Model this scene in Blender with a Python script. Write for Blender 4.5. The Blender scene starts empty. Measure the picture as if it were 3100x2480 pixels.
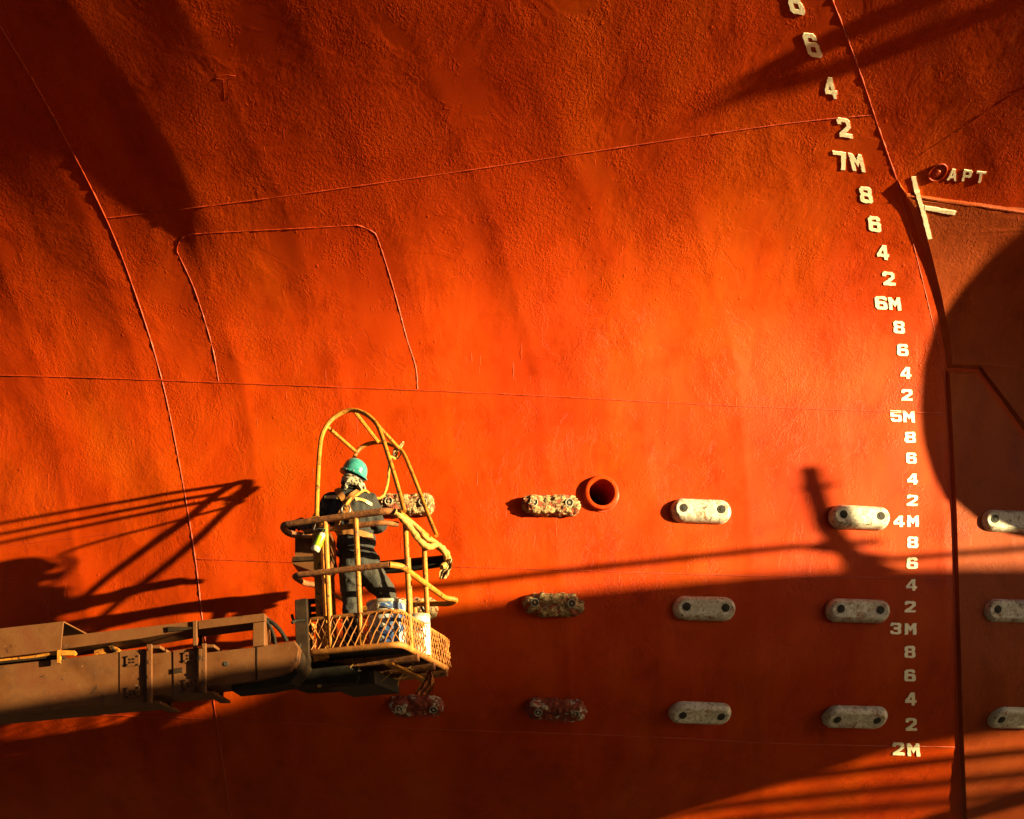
import bpy, bmesh, math, random
import numpy as np
from mathutils import Vector, Matrix, noise
from mathutils.bvhtree import BVHTree
from mathutils.geometry import tessellate_polygon

random.seed(7)
C = bpy.context.scene.collection
scene = bpy.context.scene

# ------------------------------------------------------------------ camera, sky, sun, exposure
F, CX, HZ = 3200.0, 1550.0, 2600.0          # focal length, centre column and horizon row, in photo pixels
cd = bpy.data.cameras.new('camera'); cam = bpy.data.objects.new('camera', cd); C.objects.link(cam)
cam.rotation_euler = (math.radians(90), 0, 0)
cd.sensor_width = 36.0; cd.lens = 36.0 * F / 3100.0; cd.shift_y = (HZ - 1240.0) / 3100.0
cd.clip_start = 0.1; cd.clip_end = 2000
scene.camera = cam

AZ, EL = math.radians(68), math.radians(6.5)     # sun: degrees off the hull's outward normal, and height
S = np.array([math.sin(AZ) * math.cos(EL), -math.cos(AZ) * math.cos(EL), math.sin(EL)])
w = bpy.data.worlds.new('World'); scene.world = w; w.use_nodes = True
nt = w.node_tree; sky = nt.nodes.new('ShaderNodeTexSky'); sky.sky_type = 'NISHITA'; sky.sun_disc = False
sky.sun_elevation = EL; sky.sun_rotation = math.atan2(S[0], S[1])
nt.links.new(sky.outputs[0], nt.nodes['Background'].inputs[0]); nt.nodes['Background'].inputs[1].default_value = 0.05
sd = bpy.data.lights.new('sun', 'SUN'); sun = bpy.data.objects.new('sun', sd); C.objects.link(sun)
sd.energy = 5.0; sd.angle = math.radians(0.6); sd.color = (1.0, 0.79, 0.36)
sun.rotation_euler = Vector(S).to_track_quat('Z', 'Y').to_euler()
sun.location = (20, -20, 12)
scene.view_settings.view_transform = 'Standard'; scene.view_settings.look = 'None'
scene.view_settings.exposure = 2.6; scene.view_settings.gamma = 1.0
scene.view_settings.use_curve_mapping = False

# ------------------------------------------------------------------ helpers
def P(px, py, Y):
    return np.array([(px - CX) / F * Y, Y, (HZ - py) / F * Y])

class MB:
    """collects shapes for ONE mesh"""
    def __init__(s): s.v = []; s.f = []
    def add(s, vs, fs):
        n = len(s.v); s.v += [tuple(float(c) for c in q) for q in vs]; s.f += [tuple(i + n for i in q) for q in fs]; return s
    def hexa(s, c):                            # 8 corners: 4 of one face, then the 4 opposite
        return s.add(c, [(0, 3, 2, 1), (4, 5, 6, 7), (0, 1, 5, 4), (1, 2, 6, 5), (2, 3, 7, 6), (3, 0, 4, 7)])
    def obox(s, c, ax, ay, az, sx, sy, sz):
        c, ax, ay, az = map(np.array, (c, ax, ay, az))
        k = [(-1, -1), (1, -1), (1, 1), (-1, 1)]
        lo = [c + ax * sx / 2 * i + ay * sy / 2 * j - az * sz / 2 for i, j in k]
        hi = [c + ax * sx / 2 * i + ay * sy / 2 * j + az * sz / 2 for i, j in k]
        return s.hexa(lo + hi)
    def box(s, c, sx, sy, sz): return s.obox(c, (1, 0, 0), (0, 1, 0), (0, 0, 1), sx, sy, sz)
    def slab(s, poly_px, Y0, Y1):              # a plate: outline seen at depth Y0, going back to Y1 (same real outline)
        q = [P(a, b, Y0) for a, b in poly_px]
        n = len(q); back = [np.array([p[0], Y1, p[2]]) for p in q]
        return s.add(q + back, [tuple(range(n))[::-1], tuple(range(n, 2 * n))] + [(i, (i + 1) % n, n + (i + 1) % n, n + i) for i in range(n)])
    def tube(s, pts, r, seg=10, closed=False, rough=0.0, flat=None):
        pts = [np.array(p, float) for p in pts]; n = len(pts)
        rr = r if hasattr(r, '__len__') else [r] * n
        vs = []; up = None
        for i in range(n):
            if closed: t = pts[(i + 1) % n] - pts[i - 1]
            else: t = pts[min(i + 1, n - 1)] - pts[max(i - 1, 0)]
            t = t / (np.linalg.norm(t) + 1e-9)
            if up is None:
                up = np.array([0, 0, 1.0]) if abs(t[2]) < .9 else np.array([1.0, 0, 0])
            up = up - t * np.dot(up, t); up /= np.linalg.norm(up) + 1e-9
            sd_ = np.cross(t, up)
            for k in range(seg):
                a = 2 * math.pi * k / seg
                q = rr[i] * (1 + (random.uniform(-rough, rough) if rough else 0))
                vs.append(pts[i] + (sd_ * math.cos(a) + up * math.sin(a)) * q)
        fs = []
        for i in range(n if closed else n - 1):
            j = (i + 1) % n
            for k in range(seg):
                l = (k + 1) % seg
                fs.append((i * seg + k, i * seg + l, j * seg + l, j * seg + k))
        if not closed: fs += [tuple(range(seg))[::-1], tuple((n - 1) * seg + k for k in range(seg))]
        return s.add(vs, fs)
    def lathe(s, c, axis, prof, seg=28, cap=(True, True)):   # prof: (radius, height) along axis
        c = np.array(c, float); axis = np.array(axis, float); axis /= np.linalg.norm(axis)
        e = np.array([1.0, 0, 0]) if abs(axis[0]) < .9 else np.array([0, 1.0, 0])
        e = e - axis * np.dot(e, axis); e /= np.linalg.norm(e); g = np.cross(axis, e)
        vs = []; fs = []
        for r, h in prof:
            for k in range(seg):
                a = 2 * math.pi * k / seg; vs.append(c + axis * h + (e * math.cos(a) + g * math.sin(a)) * r)
        for i in range(len(prof) - 1):
            for k in range(seg):
                l = (k + 1) % seg; fs.append((i * seg + k, i * seg + l, (i + 1) * seg + l, (i + 1) * seg + k))
        if cap[0]: fs.append(tuple(range(seg))[::-1])
        if cap[1]: fs.append(tuple((len(prof) - 1) * seg + k for k in range(seg)))
        return s.add(vs, fs)
    def ellipsoid(s, c, rx, ry, rz, R=None, nu=20, nv=12):
        c = np.array(c, float); R = np.eye(3) if R is None else np.array(R); vs = []; fs = []
        for j in range(nv + 1):
            t = math.pi * j / nv
            for k in range(nu):
                a = 2 * math.pi * k / nu
                vs.append(c + R @ np.array([rx * math.sin(t) * math.cos(a), ry * math.sin(t) * math.sin(a), rz * math.cos(t)]))
        for j in range(nv):
            for k in range(nu):
                l = (k + 1) % nu; fs.append((j * nu + k, (j + 1) * nu + k, (j + 1) * nu + l, j * nu + l))
        return s.add(vs, fs)
    def capsule(s, a, b, ra, rb, flat=1.0, n=7):
        a, b = np.array(a, float), np.array(b, float)
        pts = [a + (b - a) * i / n for i in range(n + 1)]; rr = [ra + (rb - ra) * i / n for i in range(n + 1)]
        s.tube(pts, rr, 14); s.ellipsoid(a, ra, ra, ra, nu=14, nv=8); return s.ellipsoid(b, rb, rb, rb, nu=14, nv=8)
    def build(s, name, m, parent=None, smooth=True, angle=40):
        me = bpy.data.meshes.new(name); me.from_pydata(s.v, [], s.f); me.update()
        o = bpy.data.objects.new(name, me); C.objects.link(o)
        ms = m if isinstance(m, (list, tuple)) else [m]
        for q in ms: me.materials.append(q)
        bm = bmesh.new(); bm.from_mesh(me); bmesh.ops.recalc_face_normals(bm, faces=bm.faces); bm.to_mesh(me); bm.free()
        if smooth:
            me.polygons.foreach_set('use_smooth', [True] * len(me.polygons))
            me.set_sharp_from_angle(angle=math.radians(angle))
        if parent is not None:
            o.parent = parent
            o.matrix_parent_inverse = Matrix.Translation(-Vector(world_loc(parent)))
        return o

def world_loc(o):
    l = Vector(o.location)
    return l if o.parent is None else l           # parts are built in world coordinates; only roots carry a location

def tag(o, label=None, cat=None, group=None, kind=None):
    if label: o['label'] = label
    if cat: o['category'] = cat
    if group: o['group'] = group
    if kind: o['kind'] = kind
    return o

def thing(name, label, cat, loc=(0, 0, 0), group=None):
    o = bpy.data.objects.new(name, None); C.objects.link(o); o.location = [float(q) for q in loc]
    o.empty_display_size = .2
    return tag(o, label, cat, group)

def crom(pts, n=8, closed=False):                # smooth curve through points
    p = [np.array(q, float) for q in pts]; m = len(p); out = []
    for i in range(m if closed else m - 1):
        a, b, c, d = (p[(i - 1) % m], p[i], p[(i + 1) % m], p[(i + 2) % m]) if closed else (p[max(i - 1, 0)], p[i], p[i + 1], p[min(i + 2, m - 1)])
        for k in range(n):
            t = k / n
            out.append(.5 * (2 * b + (c - a) * t + (2 * a - 5 * b + 4 * c - d) * t * t + (3 * b - a - 3 * c + d) * t ** 3))
    if not closed: out.append(p[-1])
    return out

def rounded(pts, r, n=6, closed=False):          # polyline with rounded corners
    p = [np.array(q, float) for q in pts]; out = []; m = len(p)
    for i in range(m):
        if not closed and i in (0, m - 1): out.append(p[i]); continue
        a, b, c = p[i - 1], p[i], p[(i + 1) % m]
        d1 = a - b; d2 = c - b; l1 = np.linalg.norm(d1); l2 = np.linalg.norm(d2); q = min(r, l1 * .45, l2 * .45)
        s_, e_ = b + d1 / l1 * q, b + d2 / l2 * q
        for k in range(n + 1):
            t = k / n; out.append((1 - t) ** 2 * s_ + 2 * t * (1 - t) * b + t * t * e_)
    return out

# ------------------------------------------------------------------ materials
def mat(name): 
    m = bpy.data.materials.new(name); m.use_nodes = True
    return m, m.node_tree.nodes, m.node_tree.links, m.node_tree.nodes['Principled BSDF']
def ramp(N, stops):
    r = N.new('ShaderNodeValToRGB'); e = r.color_ramp.elements
    while len(e) < len(stops): e.new(.5)
    for k, (p, c) in zip(e, stops): k.position = p; k.color = (*c, 1) if len(c) == 3 else c
    return r
def noise_node(N, L, vec, scale, detail=4, rough=.55, dist=0):
    n = N.new('ShaderNodeTexNoise'); n.inputs['Scale'].default_value = scale; n.inputs['Detail'].default_value = detail
    n.inputs['Roughness'].default_value = rough; n.inputs['Distortion'].default_value = dist
    L.new(vec, n.inputs['Vector']); return n.outputs['Fac']
def mapr(N, L, v, a, b, c=0.0, d=1.0):
    m = N.new('ShaderNodeMapRange'); m.inputs[1].default_value = a; m.inputs[2].default_value = b
    m.inputs[3].default_value = c; m.inputs[4].default_value = d; L.new(v, m.inputs[0]); return m.outputs[0]
def mth(N, L, op, a, b=None, c=None):
    m = N.new('ShaderNodeMath'); m.operation = op
    for i, q in enumerate((a, b, c)):
        if q is None: continue
        if isinstance(q, (int, float)): m.inputs[i].default_value = q
        else: L.new(q, m.inputs[i])
    return m.outputs[0]

def worn(name, stops, scale=6, rough=.55, metal=0.0, bump=.3, bscale=60, bdist=.004, detail=8, vary=.15, spec=.4, dim=.55, chips=None):
    stops = [(p_, tuple(q_ * dim for q_ in c_)) for p_, c_ in stops]
    m, N, L, b = mat(name); tc = N.new('ShaderNodeTexCoord')
    f = noise_node(N, L, tc.outputs['Object'], scale, detail, .62, .2)
    r = ramp(N, stops); L.new(f, r.inputs[0]); col = r.outputs[0]
    if chips:                                    # scattered chips and scabs where the paint has gone
        for cs, lo, hi, cc in chips:
            cn = noise_node(N, L, tc.outputs['Object'], cs, 7, .7, .4); mk = mapr(N, L, cn, lo, hi)
            mm = N.new('ShaderNodeMix'); mm.data_type = 'RGBA'; L.new(mk, mm.inputs[0]); L.new(col, mm.inputs[6]); mm.inputs[7].default_value = (*cc, 1); col = mm.outputs[2]
    L.new(col, b.inputs['Base Color'])
    g = noise_node(N, L, tc.outputs['Object'], bscale, 6, .6)
    L.new(mapr(N, L, f, .3, .7, rough - vary, rough + vary), b.inputs['Roughness'])
    b.inputs['Metallic'].default_value = metal; b.inputs['Specular IOR Level'].default_value = spec
    bp = N.new('ShaderNodeBump'); bp.inputs['Strength'].default_value = bump; bp.inputs['Distance'].default_value = bdist
    L.new(mth(N, L, 'ADD', g, mth(N, L, 'MULTIPLY', f, 1.5)), bp.inputs['Height']); L.new(bp.outputs[0], b.inputs['Normal'])
    return m

def hull_material(name='red_antifouling_paint', stops=((.30, (.265, .0195, .0004)), (.50, (.315, .0285, .0005)), (.70, (.355, .044, .0006)))):
    m, N, L, b = mat(name); tc = N.new('ShaderNodeTexCoord'); V = tc.outputs['Object']
    def mapping(sx, sy, sz, off=(0, 0, 0)):
        q = N.new('ShaderNodeMapping'); q.inputs['Scale'].default_value = (sx, sy, sz); q.inputs['Location'].default_value = off
        L.new(V, q.inputs['Vector']); return q.outputs[0]
    big = noise_node(N, L, mapping(1, .3, .7), .9, 5, .6, .3)
    mid = noise_node(N, L, V, 3.5, 6, .65)
    c1 = ramp(N, list(stops)); L.new(big, c1.inputs[0])
    c2 = ramp(N, [(.28, (.70, .62, .6)), (.48, (.98, .97, .97)), (.75, (1.0, 1.05, 1.0))]); L.new(mid, c2.inputs[0])
    mx = N.new('ShaderNodeMix'); mx.data_type = 'RGBA'; mx.blend_type = 'MULTIPLY'; mx.inputs[0].default_value = .75
    L.new(c1.outputs[0], mx.inputs[6]); L.new(c2.outputs[0], mx.inputs[7])
    # height: fine pebbling, blister fields, flaked paint edges, runs
    peb = noise_node(N, L, V, 40, 4, .65)
    fine = noise_node(N, L, V, 95, 2, .5)
    field = noise_node(N, L, mapping(1, 1, .8, (3, 1, 2)), 1.3, 4, .6, .4)
    sx = N.new('ShaderNodeSeparateXYZ'); L.new(V, sx.inputs[0])
    field = mth(N, L, 'MULTIPLY_ADD', sx.outputs[2], .035, mth(N, L, 'ADD', field, -.16))
    fm = mapr(N, L, field, .45, .62, .05, 1.35)
    vo = N.new('ShaderNodeTexVoronoi'); vo.feature = 'SMOOTH_F1'; vo.inputs['Scale'].default_value = 46; vo.inputs['Smoothness'].default_value = .4
    wq = N.new('ShaderNodeTexNoise'); wq.inputs['Scale'].default_value = 9; L.new(V, wq.inputs['Vector'])
    va = N.new('ShaderNodeVectorMath'); va.operation = 'MULTIPLY_ADD'; va.inputs[1].default_value = (.10, .10, .10); L.new(wq.outputs['Color'], va.inputs[0]); L.new(V, va.inputs[2]); L.new(va.outputs[0], vo.inputs['Vector'])
    blis = mth(N, L, 'MULTIPLY', mapr(N, L, vo.outputs['Distance'], .1, .55, 1, 0), mapr(N, L, noise_node(N, L, mapping(1, 1, 1, (7, 3, 1)), 3.2, 5, .6, .3), .52, .6, 0, 1))
    edge_n = noise_node(N, L, mapping(1, 1, .75, (1, 5, 9)), 1.7, 9, .66, .5)
    e1 = mapr(N, L, edge_n, .552, .566, 0, 1)
    e2 = mapr(N, L, noise_node(N, L, mapping(1, 1, .8, (11, 5, 4)), 2.6, 8, .7, .6), .595, .611, 0, 1)
    run = noise_node(N, L, mapping(30, 8, 3.2), 1.0, 2, .5)
    runm = mapr(N, L, noise_node(N, L, mapping(1, 1, 1, (5, 0, 0)), 1.1, 2, .5), .5, .6, 0, 1)
    runs = mth(N, L, 'MULTIPLY', mapr(N, L, run, .70, .74, 0, 1), runm)
    vs = N.new('ShaderNodeTexVoronoi'); vs.feature = 'F1'; vs.inputs['Scale'].default_value = 5.0; L.new(V, vs.inputs['Vector'])
    spots = mapr(N, L, vs.outputs['Distance'], .03, .085, 1, 0)
    h = mth(N, L, 'MULTIPLY', mth(N, L, 'MULTIPLY_ADD', peb, 1.0, mth(N, L, 'MULTIPLY', fine, .3)), fm)
    h = mth(N, L, 'MULTIPLY_ADD', blis, .40, h)
    h = mth(N, L, 'MULTIPLY_ADD', e1, -.30, h)
    h = mth(N, L, 'MULTIPLY_ADD', e2, .25, h)
    h = mth(N, L, 'MULTIPLY_ADD', runs, .9, h)
    h = mth(N, L, 'MULTIPLY_ADD', spots, .6, h)
    bp = N.new('ShaderNodeBump'); bp.inputs['Strength'].default_value = .52; bp.inputs['Distance'].default_value = .007
    L.new(h, bp.inputs['Height']); L.new(bp.outputs[0], b.inputs['Normal'])
    st = noise_node(N, L, mapping(7, 3, .35, (2, 0, 0)), 1.0, 5, .6, .2)
    lap = N.new('ShaderNodeTexVoronoi'); lap.distance = 'CHEBYCHEV'; lap.inputs['Scale'].default_value = .8; L.new(mapping(1, .2, 1.3, (.4, 0, .2)), lap.inputs['Vector'])
    lc = N.new('ShaderNodeSeparateColor'); L.new(lap.outputs['Color'], lc.inputs[0])
    c3 = ramp(N, [(0, (.80, .76, .74)), (.5, (.98, .98, .98)), (1, (1.0, 1.03, 1.0))]); L.new(mth(N, L, 'MULTIPLY_ADD', lc.outputs[0], .35, mth(N, L, 'MULTIPLY_ADD', mapr(N, L, st, .3, .7), .8, -.08)), c3.inputs[0])
    mx2 = N.new('ShaderNodeMix'); mx2.data_type = 'RGBA'; mx2.blend_type = 'MULTIPLY'; mx2.inputs[0].default_value = .8
    L.new(mx.outputs[2], mx2.inputs[6]); L.new(c3.outputs[0], mx2.inputs[7])
    L.new(mx2.outputs[2], b.inputs['Base Color'])
    L.new(mapr(N, L, mid, .3, .7, .42, .6), b.inputs['Roughness'])
    b.inputs['Specular IOR Level'].default_value = .08
    return m

M = {}
M['hull'] = hull_material()
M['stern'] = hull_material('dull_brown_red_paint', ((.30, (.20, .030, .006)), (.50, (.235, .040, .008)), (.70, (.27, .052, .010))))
M['bead'] = worn('painted_weld', [(.3, (.46, .033, .001)), (.7, (.58, .050, .001))], 20, .5, bump=.5, bscale=90)
M['mark'] = worn('white_draft_paint', [(.25, (.55, .46, .30)), (.42, (.80, .74, .56)), (.7, (.82, .78, .62))], 14, .6, bump=.4, bscale=120, bdist=.003, dim=1.0, chips=[(60, .68, .71, (.30, .03, .003))])
M['zinc'] = worn('weathered_zinc', [(.27, (.13, .09, .06)), (.38, (.36, .30, .24)), (.46, (.60, .55, .47)), (.52, (.42, .37, .30)), (.60, (.66, .62, .54)), (.72, (.50, .44, .36))], 7, .5, .1, .5, 45, .005, dim=.8, chips=[(30, .57, .62, (.07, .05, .035)), (9, .55, .63, (.20, .085, .04)), (18, .56, .60, (.34, .29, .24))])
M['corroded'] = worn('corroded_zinc', [(.30, (.03, .012, .006)), (.40, (.50, .07, .012)), (.47, (.12, .06, .025)), (.53, (.75, .52, .24)), (.58, (.20, .10, .04)), (.64, (.70, .46, .2)), (.72, (.45, .06, .01))], 20, .8, 0, .9, 70, .012)
M['corroded_red'] = worn('red_crusted_zinc', [(.30, (.04, .01, .006)), (.46, (.36, .04, .01)), (.56, (.20, .05, .02)), (.61, (.80, .72, .56)), (.68, (.42, .06, .02))], 11, .8, 0, .9, 70, .012)
M['hole'] = worn('recess_shade', [(.3, (.012, .010, .008)), (.7, (.035, .028, .02))], 30, .8, bump=.5)  # near-black colour painted in for the shade inside holes
M['hole_rim'] = worn('recess_rim', [(.3, (.35, .30, .22)), (.7, (.5, .45, .35))], 30, .6, bump=.4)
M['yellow'] = worn('worn_yellow_paint', [(.30, (.20, .06, .012)), (.42, (.48, .165, .016)), (.60, (.62, .235, .022)), (.75, (.52, .17, .015))], 9, .6, 0, .5, 80, .004, spec=.25, chips=[(22, .57, .61, (.05, .018, .008)), (48, .60, .64, (.10, .035, .012))])
M['rust'] = worn('rusted_rail', [(.3, (.12, .04, .014)), (.48, (.30, .092, .022)), (.62, (.44, .15, .03)), (.75, (.55, .24, .06))], 18, .8, 0, .9, 110, .006)
M['mesh'] = worn('rusty_expanded_metal', [(.3, (.24, .07, .012)), (.5, (.50, .165, .022)), (.7, (.60, .23, .032))], 12, .7, 0, .5, 100, .003)
M['boom'] = worn('dusty_boom_paint', [(.28, (.075, .023, .006)), (.42, (.14, .045, .011)), (.55, (.17, .060, .016)), (.66, (.15, .041, .009)), (.78, (.20, .08, .025))], 2.6, .6, 0, .3, 60, .004, spec=.25, chips=[(6, .61, .64, (.030, .012, .006)), (22, .65, .68, (.16, .08, .035)), (3.0, .54, .72, (.05, .020, .009))])
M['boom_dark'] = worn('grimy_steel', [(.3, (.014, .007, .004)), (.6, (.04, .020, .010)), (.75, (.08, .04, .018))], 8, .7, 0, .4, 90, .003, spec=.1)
M['under'] = worn('dark_floor_steel', [(.3, (.012, .007, .004)), (.55, (.035, .018, .009)), (.75, (.10, .045, .015))], 9, .8, 0, .6, 90, .005)
M['rubber'] = worn('black_hose_and_shade', [(.3, (.008, .006, .005)), (.7, (.028, .019, .012))], 12, .7, 0, .3, 80, spec=.12)
M['tape'] = worn('yellow_wrapped_hose', [(.3, (.20, .07, .02)), (.45, (.50, .25, .05)), (.6, (.60, .33, .08)), (.72, (.30, .13, .03))], 14, .7, 0, .9, 60, .008)
M['steel'] = worn('bright_steel', [(.3, (.5, .48, .44)), (.7, (.65, .62, .58))], 20, .3, .9, .1)
M['concrete'] = worn('dock_concrete', [(.3, (.06, .05, .045)), (.6, (.11, .095, .08))], 1.5, .9, 0, .5, 20, .01)
M['grey_paint'] = worn('grey_structural_paint', [(.3, (.12, .10, .08)), (.7, (.22, .19, .15))], 3, .6)
M['bronze'] = worn('propeller_bronze', [(.3, (.30, .16, .05)), (.7, (.45, .26, .09))], 4, .35, .9, .2)
M['black_cloth'] = worn('black_workwear', [(.3, (.008, .008, .009)), (.5, (.020, .018, .018)), (.72, (.050, .042, .036))], 5, .85, 0, .8, 45, .012)
M['grey_cloth'] = worn('dusty_grey_trousers', [(.3, (.018, .016, .015)), (.5, (.042, .038, .034)), (.72, (.085, .068, .052))], 6, .9, 0, .8, 45, .012)
M['skin'] = worn('skin', [(.3, (.30, .15, .09)), (.7, (.38, .20, .12))], 10, .55, 0, .1)
M['hair'] = worn('dark_hair', [(.3, (.01, .008, .006)), (.7, (.03, .02, .015))], 40, .6, 0, .6)
M['strap'] = worn('orange_harness_webbing', [(.3, (.30, .10, .02)), (.7, (.48, .19, .03))], 18, .8, 0, .4, 150, .003)
M['stripe'] = worn('yellow_reflective_tape', [(.3, (.55, .36, .12)), (.7, (.72, .52, .22))], 16, .5, 0, .2)
M['scarf'] = worn('pale_patterned_cloth', [(.44, (.03, .022, .018)), (.50, (.50, .40, .27)), (.7, (.66, .58, .44))], 34, .9, 0, .7, 50, .008)
M['helmet'] = worn('scuffed_teal_helmet', [(.28, (.02, .17, .17)), (.45, (.04, .29, .29)), (.60, (.09, .38, .37)), (.74, (.42, .52, .46))], 11, .24, 0, .1, 60, .002, spec=.6)
M['rope'] = worn('yellow_rope', [(.3, (.45, .22, .03)), (.7, (.65, .36, .06))], 60, .8, 0, .9, 160, .006)
M['blue_can'] = worn('blue_white_paint_can', [(.40, (.02, .045, .16)), (.47, (.05, .11, .28)), (.52, (.55, .55, .52)), (.6, (.62, .60, .55)), (.68, (.03, .07, .22))], 7, .4, 0, .15, 40)
M['white_can'] = worn('stained_white_can', [(.3, (.35, .33, .28)), (.5, (.62, .60, .54)), (.7, (.70, .68, .62))], 8, .4, 0, .15, 40)
M['can_rim'] = worn('paint_caked_metal', [(.3, (.30, .24, .17)), (.5, (.50, .42, .32)), (.7, (.45, .20, .05))], 16, .5, .2, .4, 60)
M['lime'] = worn('lime_yellow_plastic', [(.3, (.42, .62, .02)), (.7, (.60, .80, .05))], 12, .35, 0, .1)
M['clear'] = worn('frosted_plastic', [(.3, (.55, .50, .38)), (.7, (.68, .64, .52))], 14, .3, 0, .1)
M['rag'] = worn('dirty_rag', [(.3, (.20, .10, .04)), (.5, (.45, .28, .12)), (.7, (.58, .42, .22))], 14, .9, 0, .9, 60, .01)
M['orange_rag'] = worn('orange_rag', [(.3, (.30, .05, .01)), (.5, (.58, .14, .02)), (.7, (.65, .24, .04))], 14, .9, 0, .9, 60, .01)

# ------------------------------------------------------------------ hull surface  Y = D(x, z)
KZ = np.array([-3.0, -1.6, -0.4, 0.4, 1.2, 2.0, 2.8, 3.431, 4.043, 4.622, 5.127, 5.521, 5.808, 6.017, 6.179, 6.314, 6.442, 7.242, 8.442, 12.442])
KY = np.array([18.6, 15.8, 13.6, 12.15, 10.73, 10.1, 9.99, 9.98, 9.953, 9.861, 9.65, 9.298, 8.849, 8.371, 7.908, 7.483, 7.107, 5.607, 4.407, 3.107])
def pchip(x, y):
    h = np.diff(x); d = np.diff(y) / h; m = np.zeros_like(y); m[0] = d[0]; m[-1] = d[-1]
    for i in range(1, len(y) - 1):
        m[i] = 0 if d[i - 1] * d[i] <= 0 else (3 * (h[i - 1] + h[i])) / ((2 * h[i] + h[i - 1]) / d[i - 1] + (h[i] + 2 * h[i - 1]) / d[i])
    return m
KM = pchip(KZ, KY)
def prof(z):
    i = np.clip(np.searchsorted(KZ, z) - 1, 0, len(KZ) - 2); h = KZ[i + 1] - KZ[i]; t = (z - KZ[i]) / h
    return (KY[i] * (2 * t**3 - 3 * t**2 + 1) + KM[i] * h * (t**3 - 2 * t**2 + t) + KY[i + 1] * (-2 * t**3 + 3 * t**2) + KM[i + 1] * h * (t**3 - t**2))
rng = np.random.default_rng(5)
FW = [(lam, rng.uniform(0, 2 * math.pi), rng.uniform(-.9, .9), rng.uniform(0, 2 * math.pi)) for lam in (2.6, 2.1, 1.7, 1.35, 1.1, .95, .8, .7, .6, .52, .46, .4)]
SLX = np.array([-400, 80, 660, 1150, 1860, 2480, 3400.0]); SLV = np.array([-340, 0, 320, 490, 610, 660, 700.0])
SRX = np.array([-400, 0, 580, 1110, 1700, 2480, 3400.0]); SRV = np.array([2350, 2520, 2730, 2850, 2880, 2900, 2910.0])
def ucoord(x, z, Y):
    px = CX + F * x / Y; py = HZ - F * z / Y
    l = np.interp(py, SLX, SLV); r = np.interp(py, SRX, SRV); return (px - l) / (r - l)
def D(x, z):
    x = np.asarray(x, float); z = np.asarray(z, float)
    Y = prof(z + .035 * (4 - x)) + .30 * np.log(np.cosh((x + .9) / 2.0))
    u = ucoord(x, z, np.maximum(Y, 5))
    Yp = np.maximum(Y, 4); px = CX + F * x / Yp; py = HZ - F * z / Yp
    r_ = np.interp(py, SRX, SRV); dr_ = (px - r_) * Yp / F                     # aft of the stern seam the shell turns
    g_ = np.clip((z - 5.1) / 1.3, 0, 1); g_ = g_ * g_ * (3 - 2 * g_)
    Y = Y - .18 * g_ * .5 * (np.sqrt(dr_ * dr_ + .006) + dr_)
    dk_ = (px - np.interp(py, [-300, -60, 110, 270, 480, 720, 900], [-110, 50, 190, 320, 468, 596, 680])) * Yp / F     # fold added to the shell so its side darkens as a band
    t_ = np.clip(dk_ / .46 + .5, 0, 1); al = np.clip((900 - py) / 340, 0, 1); al = al * al * (3 - 2 * al)
    Y = Y - .066 * t_ * t_ * (3 - 2 * t_) * np.exp(-np.maximum(dk_, 0) / 1.6) * al
    n = np.zeros_like(Y)
    for lam, ph, an, p2 in FW:
        kx = 2 * math.pi / lam * math.cos(an); kz = 2 * math.pi / lam * math.sin(an) * .8
        n = n + lam * np.sin(kx * x + kz * z + ph + .6 * np.sin(1.1 * z + p2))
    mod = .5 + .5 * np.sin(1.3 * z + 2.2 * x + 1.0) * np.sin(.7 * x - .9 * z + .4)
    wv = (u - .103) / .127; wv = wv - np.floor(wv)
    ridge = np.abs(2 * wv - 1) ** 3
    return Y - .0018 * n - .012 * ridge * (.35 + .65 * mod)
def DN(x, z):
    e = .01; a = (D(x + e, z) - D(x - e, z)) / (2 * e); b = (D(x, z + e) - D(x, z - e)) / (2 * e)
    n = np.array([a, -np.ones_like(a), b]); return n / np.linalg.norm(n, axis=0)
def hit(px, py, off=0.0):
    """the point of the hull (lifted by off along its outward normal) that the photo shows at px, py"""
    px = np.asarray(px, float); py = np.asarray(py, float); a = (px - CX) / F; c = (HZ - py) / F
    lo = np.full(px.shape, 2.0); hi = np.full(px.shape, 16.0)
    for _ in range(40):
        md = .5 * (lo + hi); g = md - D(a * md, c * md)
        if off:
            x_, z_ = a * md, c * md; dx = (D(x_ + .01, z_) - D(x_ - .01, z_)) / .02; dz = (D(x_, z_ + .01) - D(x_, z_ - .01)) / .02
            g = g + off * np.sqrt(1 + dx * dx + dz * dz)
        hi = np.where(g > 0, md, hi); lo = np.where(g > 0, lo, md)
    Y = .5 * (lo + hi); p = np.array([a * Y, Y, c * Y])
    return p.T
def hit1(px, py, off=0.0): return hit(np.array([px]), np.array([py]), off)[0]
def nrm1(p): 
    n = DN(np.array([p[0]]), np.array([p[2]])); return n[:, 0]
def path_px(pts, n=10, off=0.0, smooth=True):
    q = crom([(a, b, 0) for a, b in pts], n) if smooth else [np.array((a, b, 0.)) for a, b in pts]
    q = np.array(q); return hit(q[:, 0], q[:, 1], off)

# ------------------------------------------------------------------ setting
me = MB(); me.add([(-400, -400, -1.6), (400, -400, -1.6), (400, 400, -1.6), (-400, 400, -1.6)], [(0, 1, 2, 3)])
o = me.build('dock_floor', M['concrete'], None, False); tag(o, kind='structure')

mb = MB(); mb.box((-55, -18, 14), 160, 2, 31.3); mb.box((75, -18, .5), 98, 2, 4.3)  # unseen wall put in to hold sky light off the hull
o = mb.build('sky_blocker_wall', M['concrete'], None, False); tag(o, 'tall dark wall added behind the camera to cut sky light', 'wall')
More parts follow.
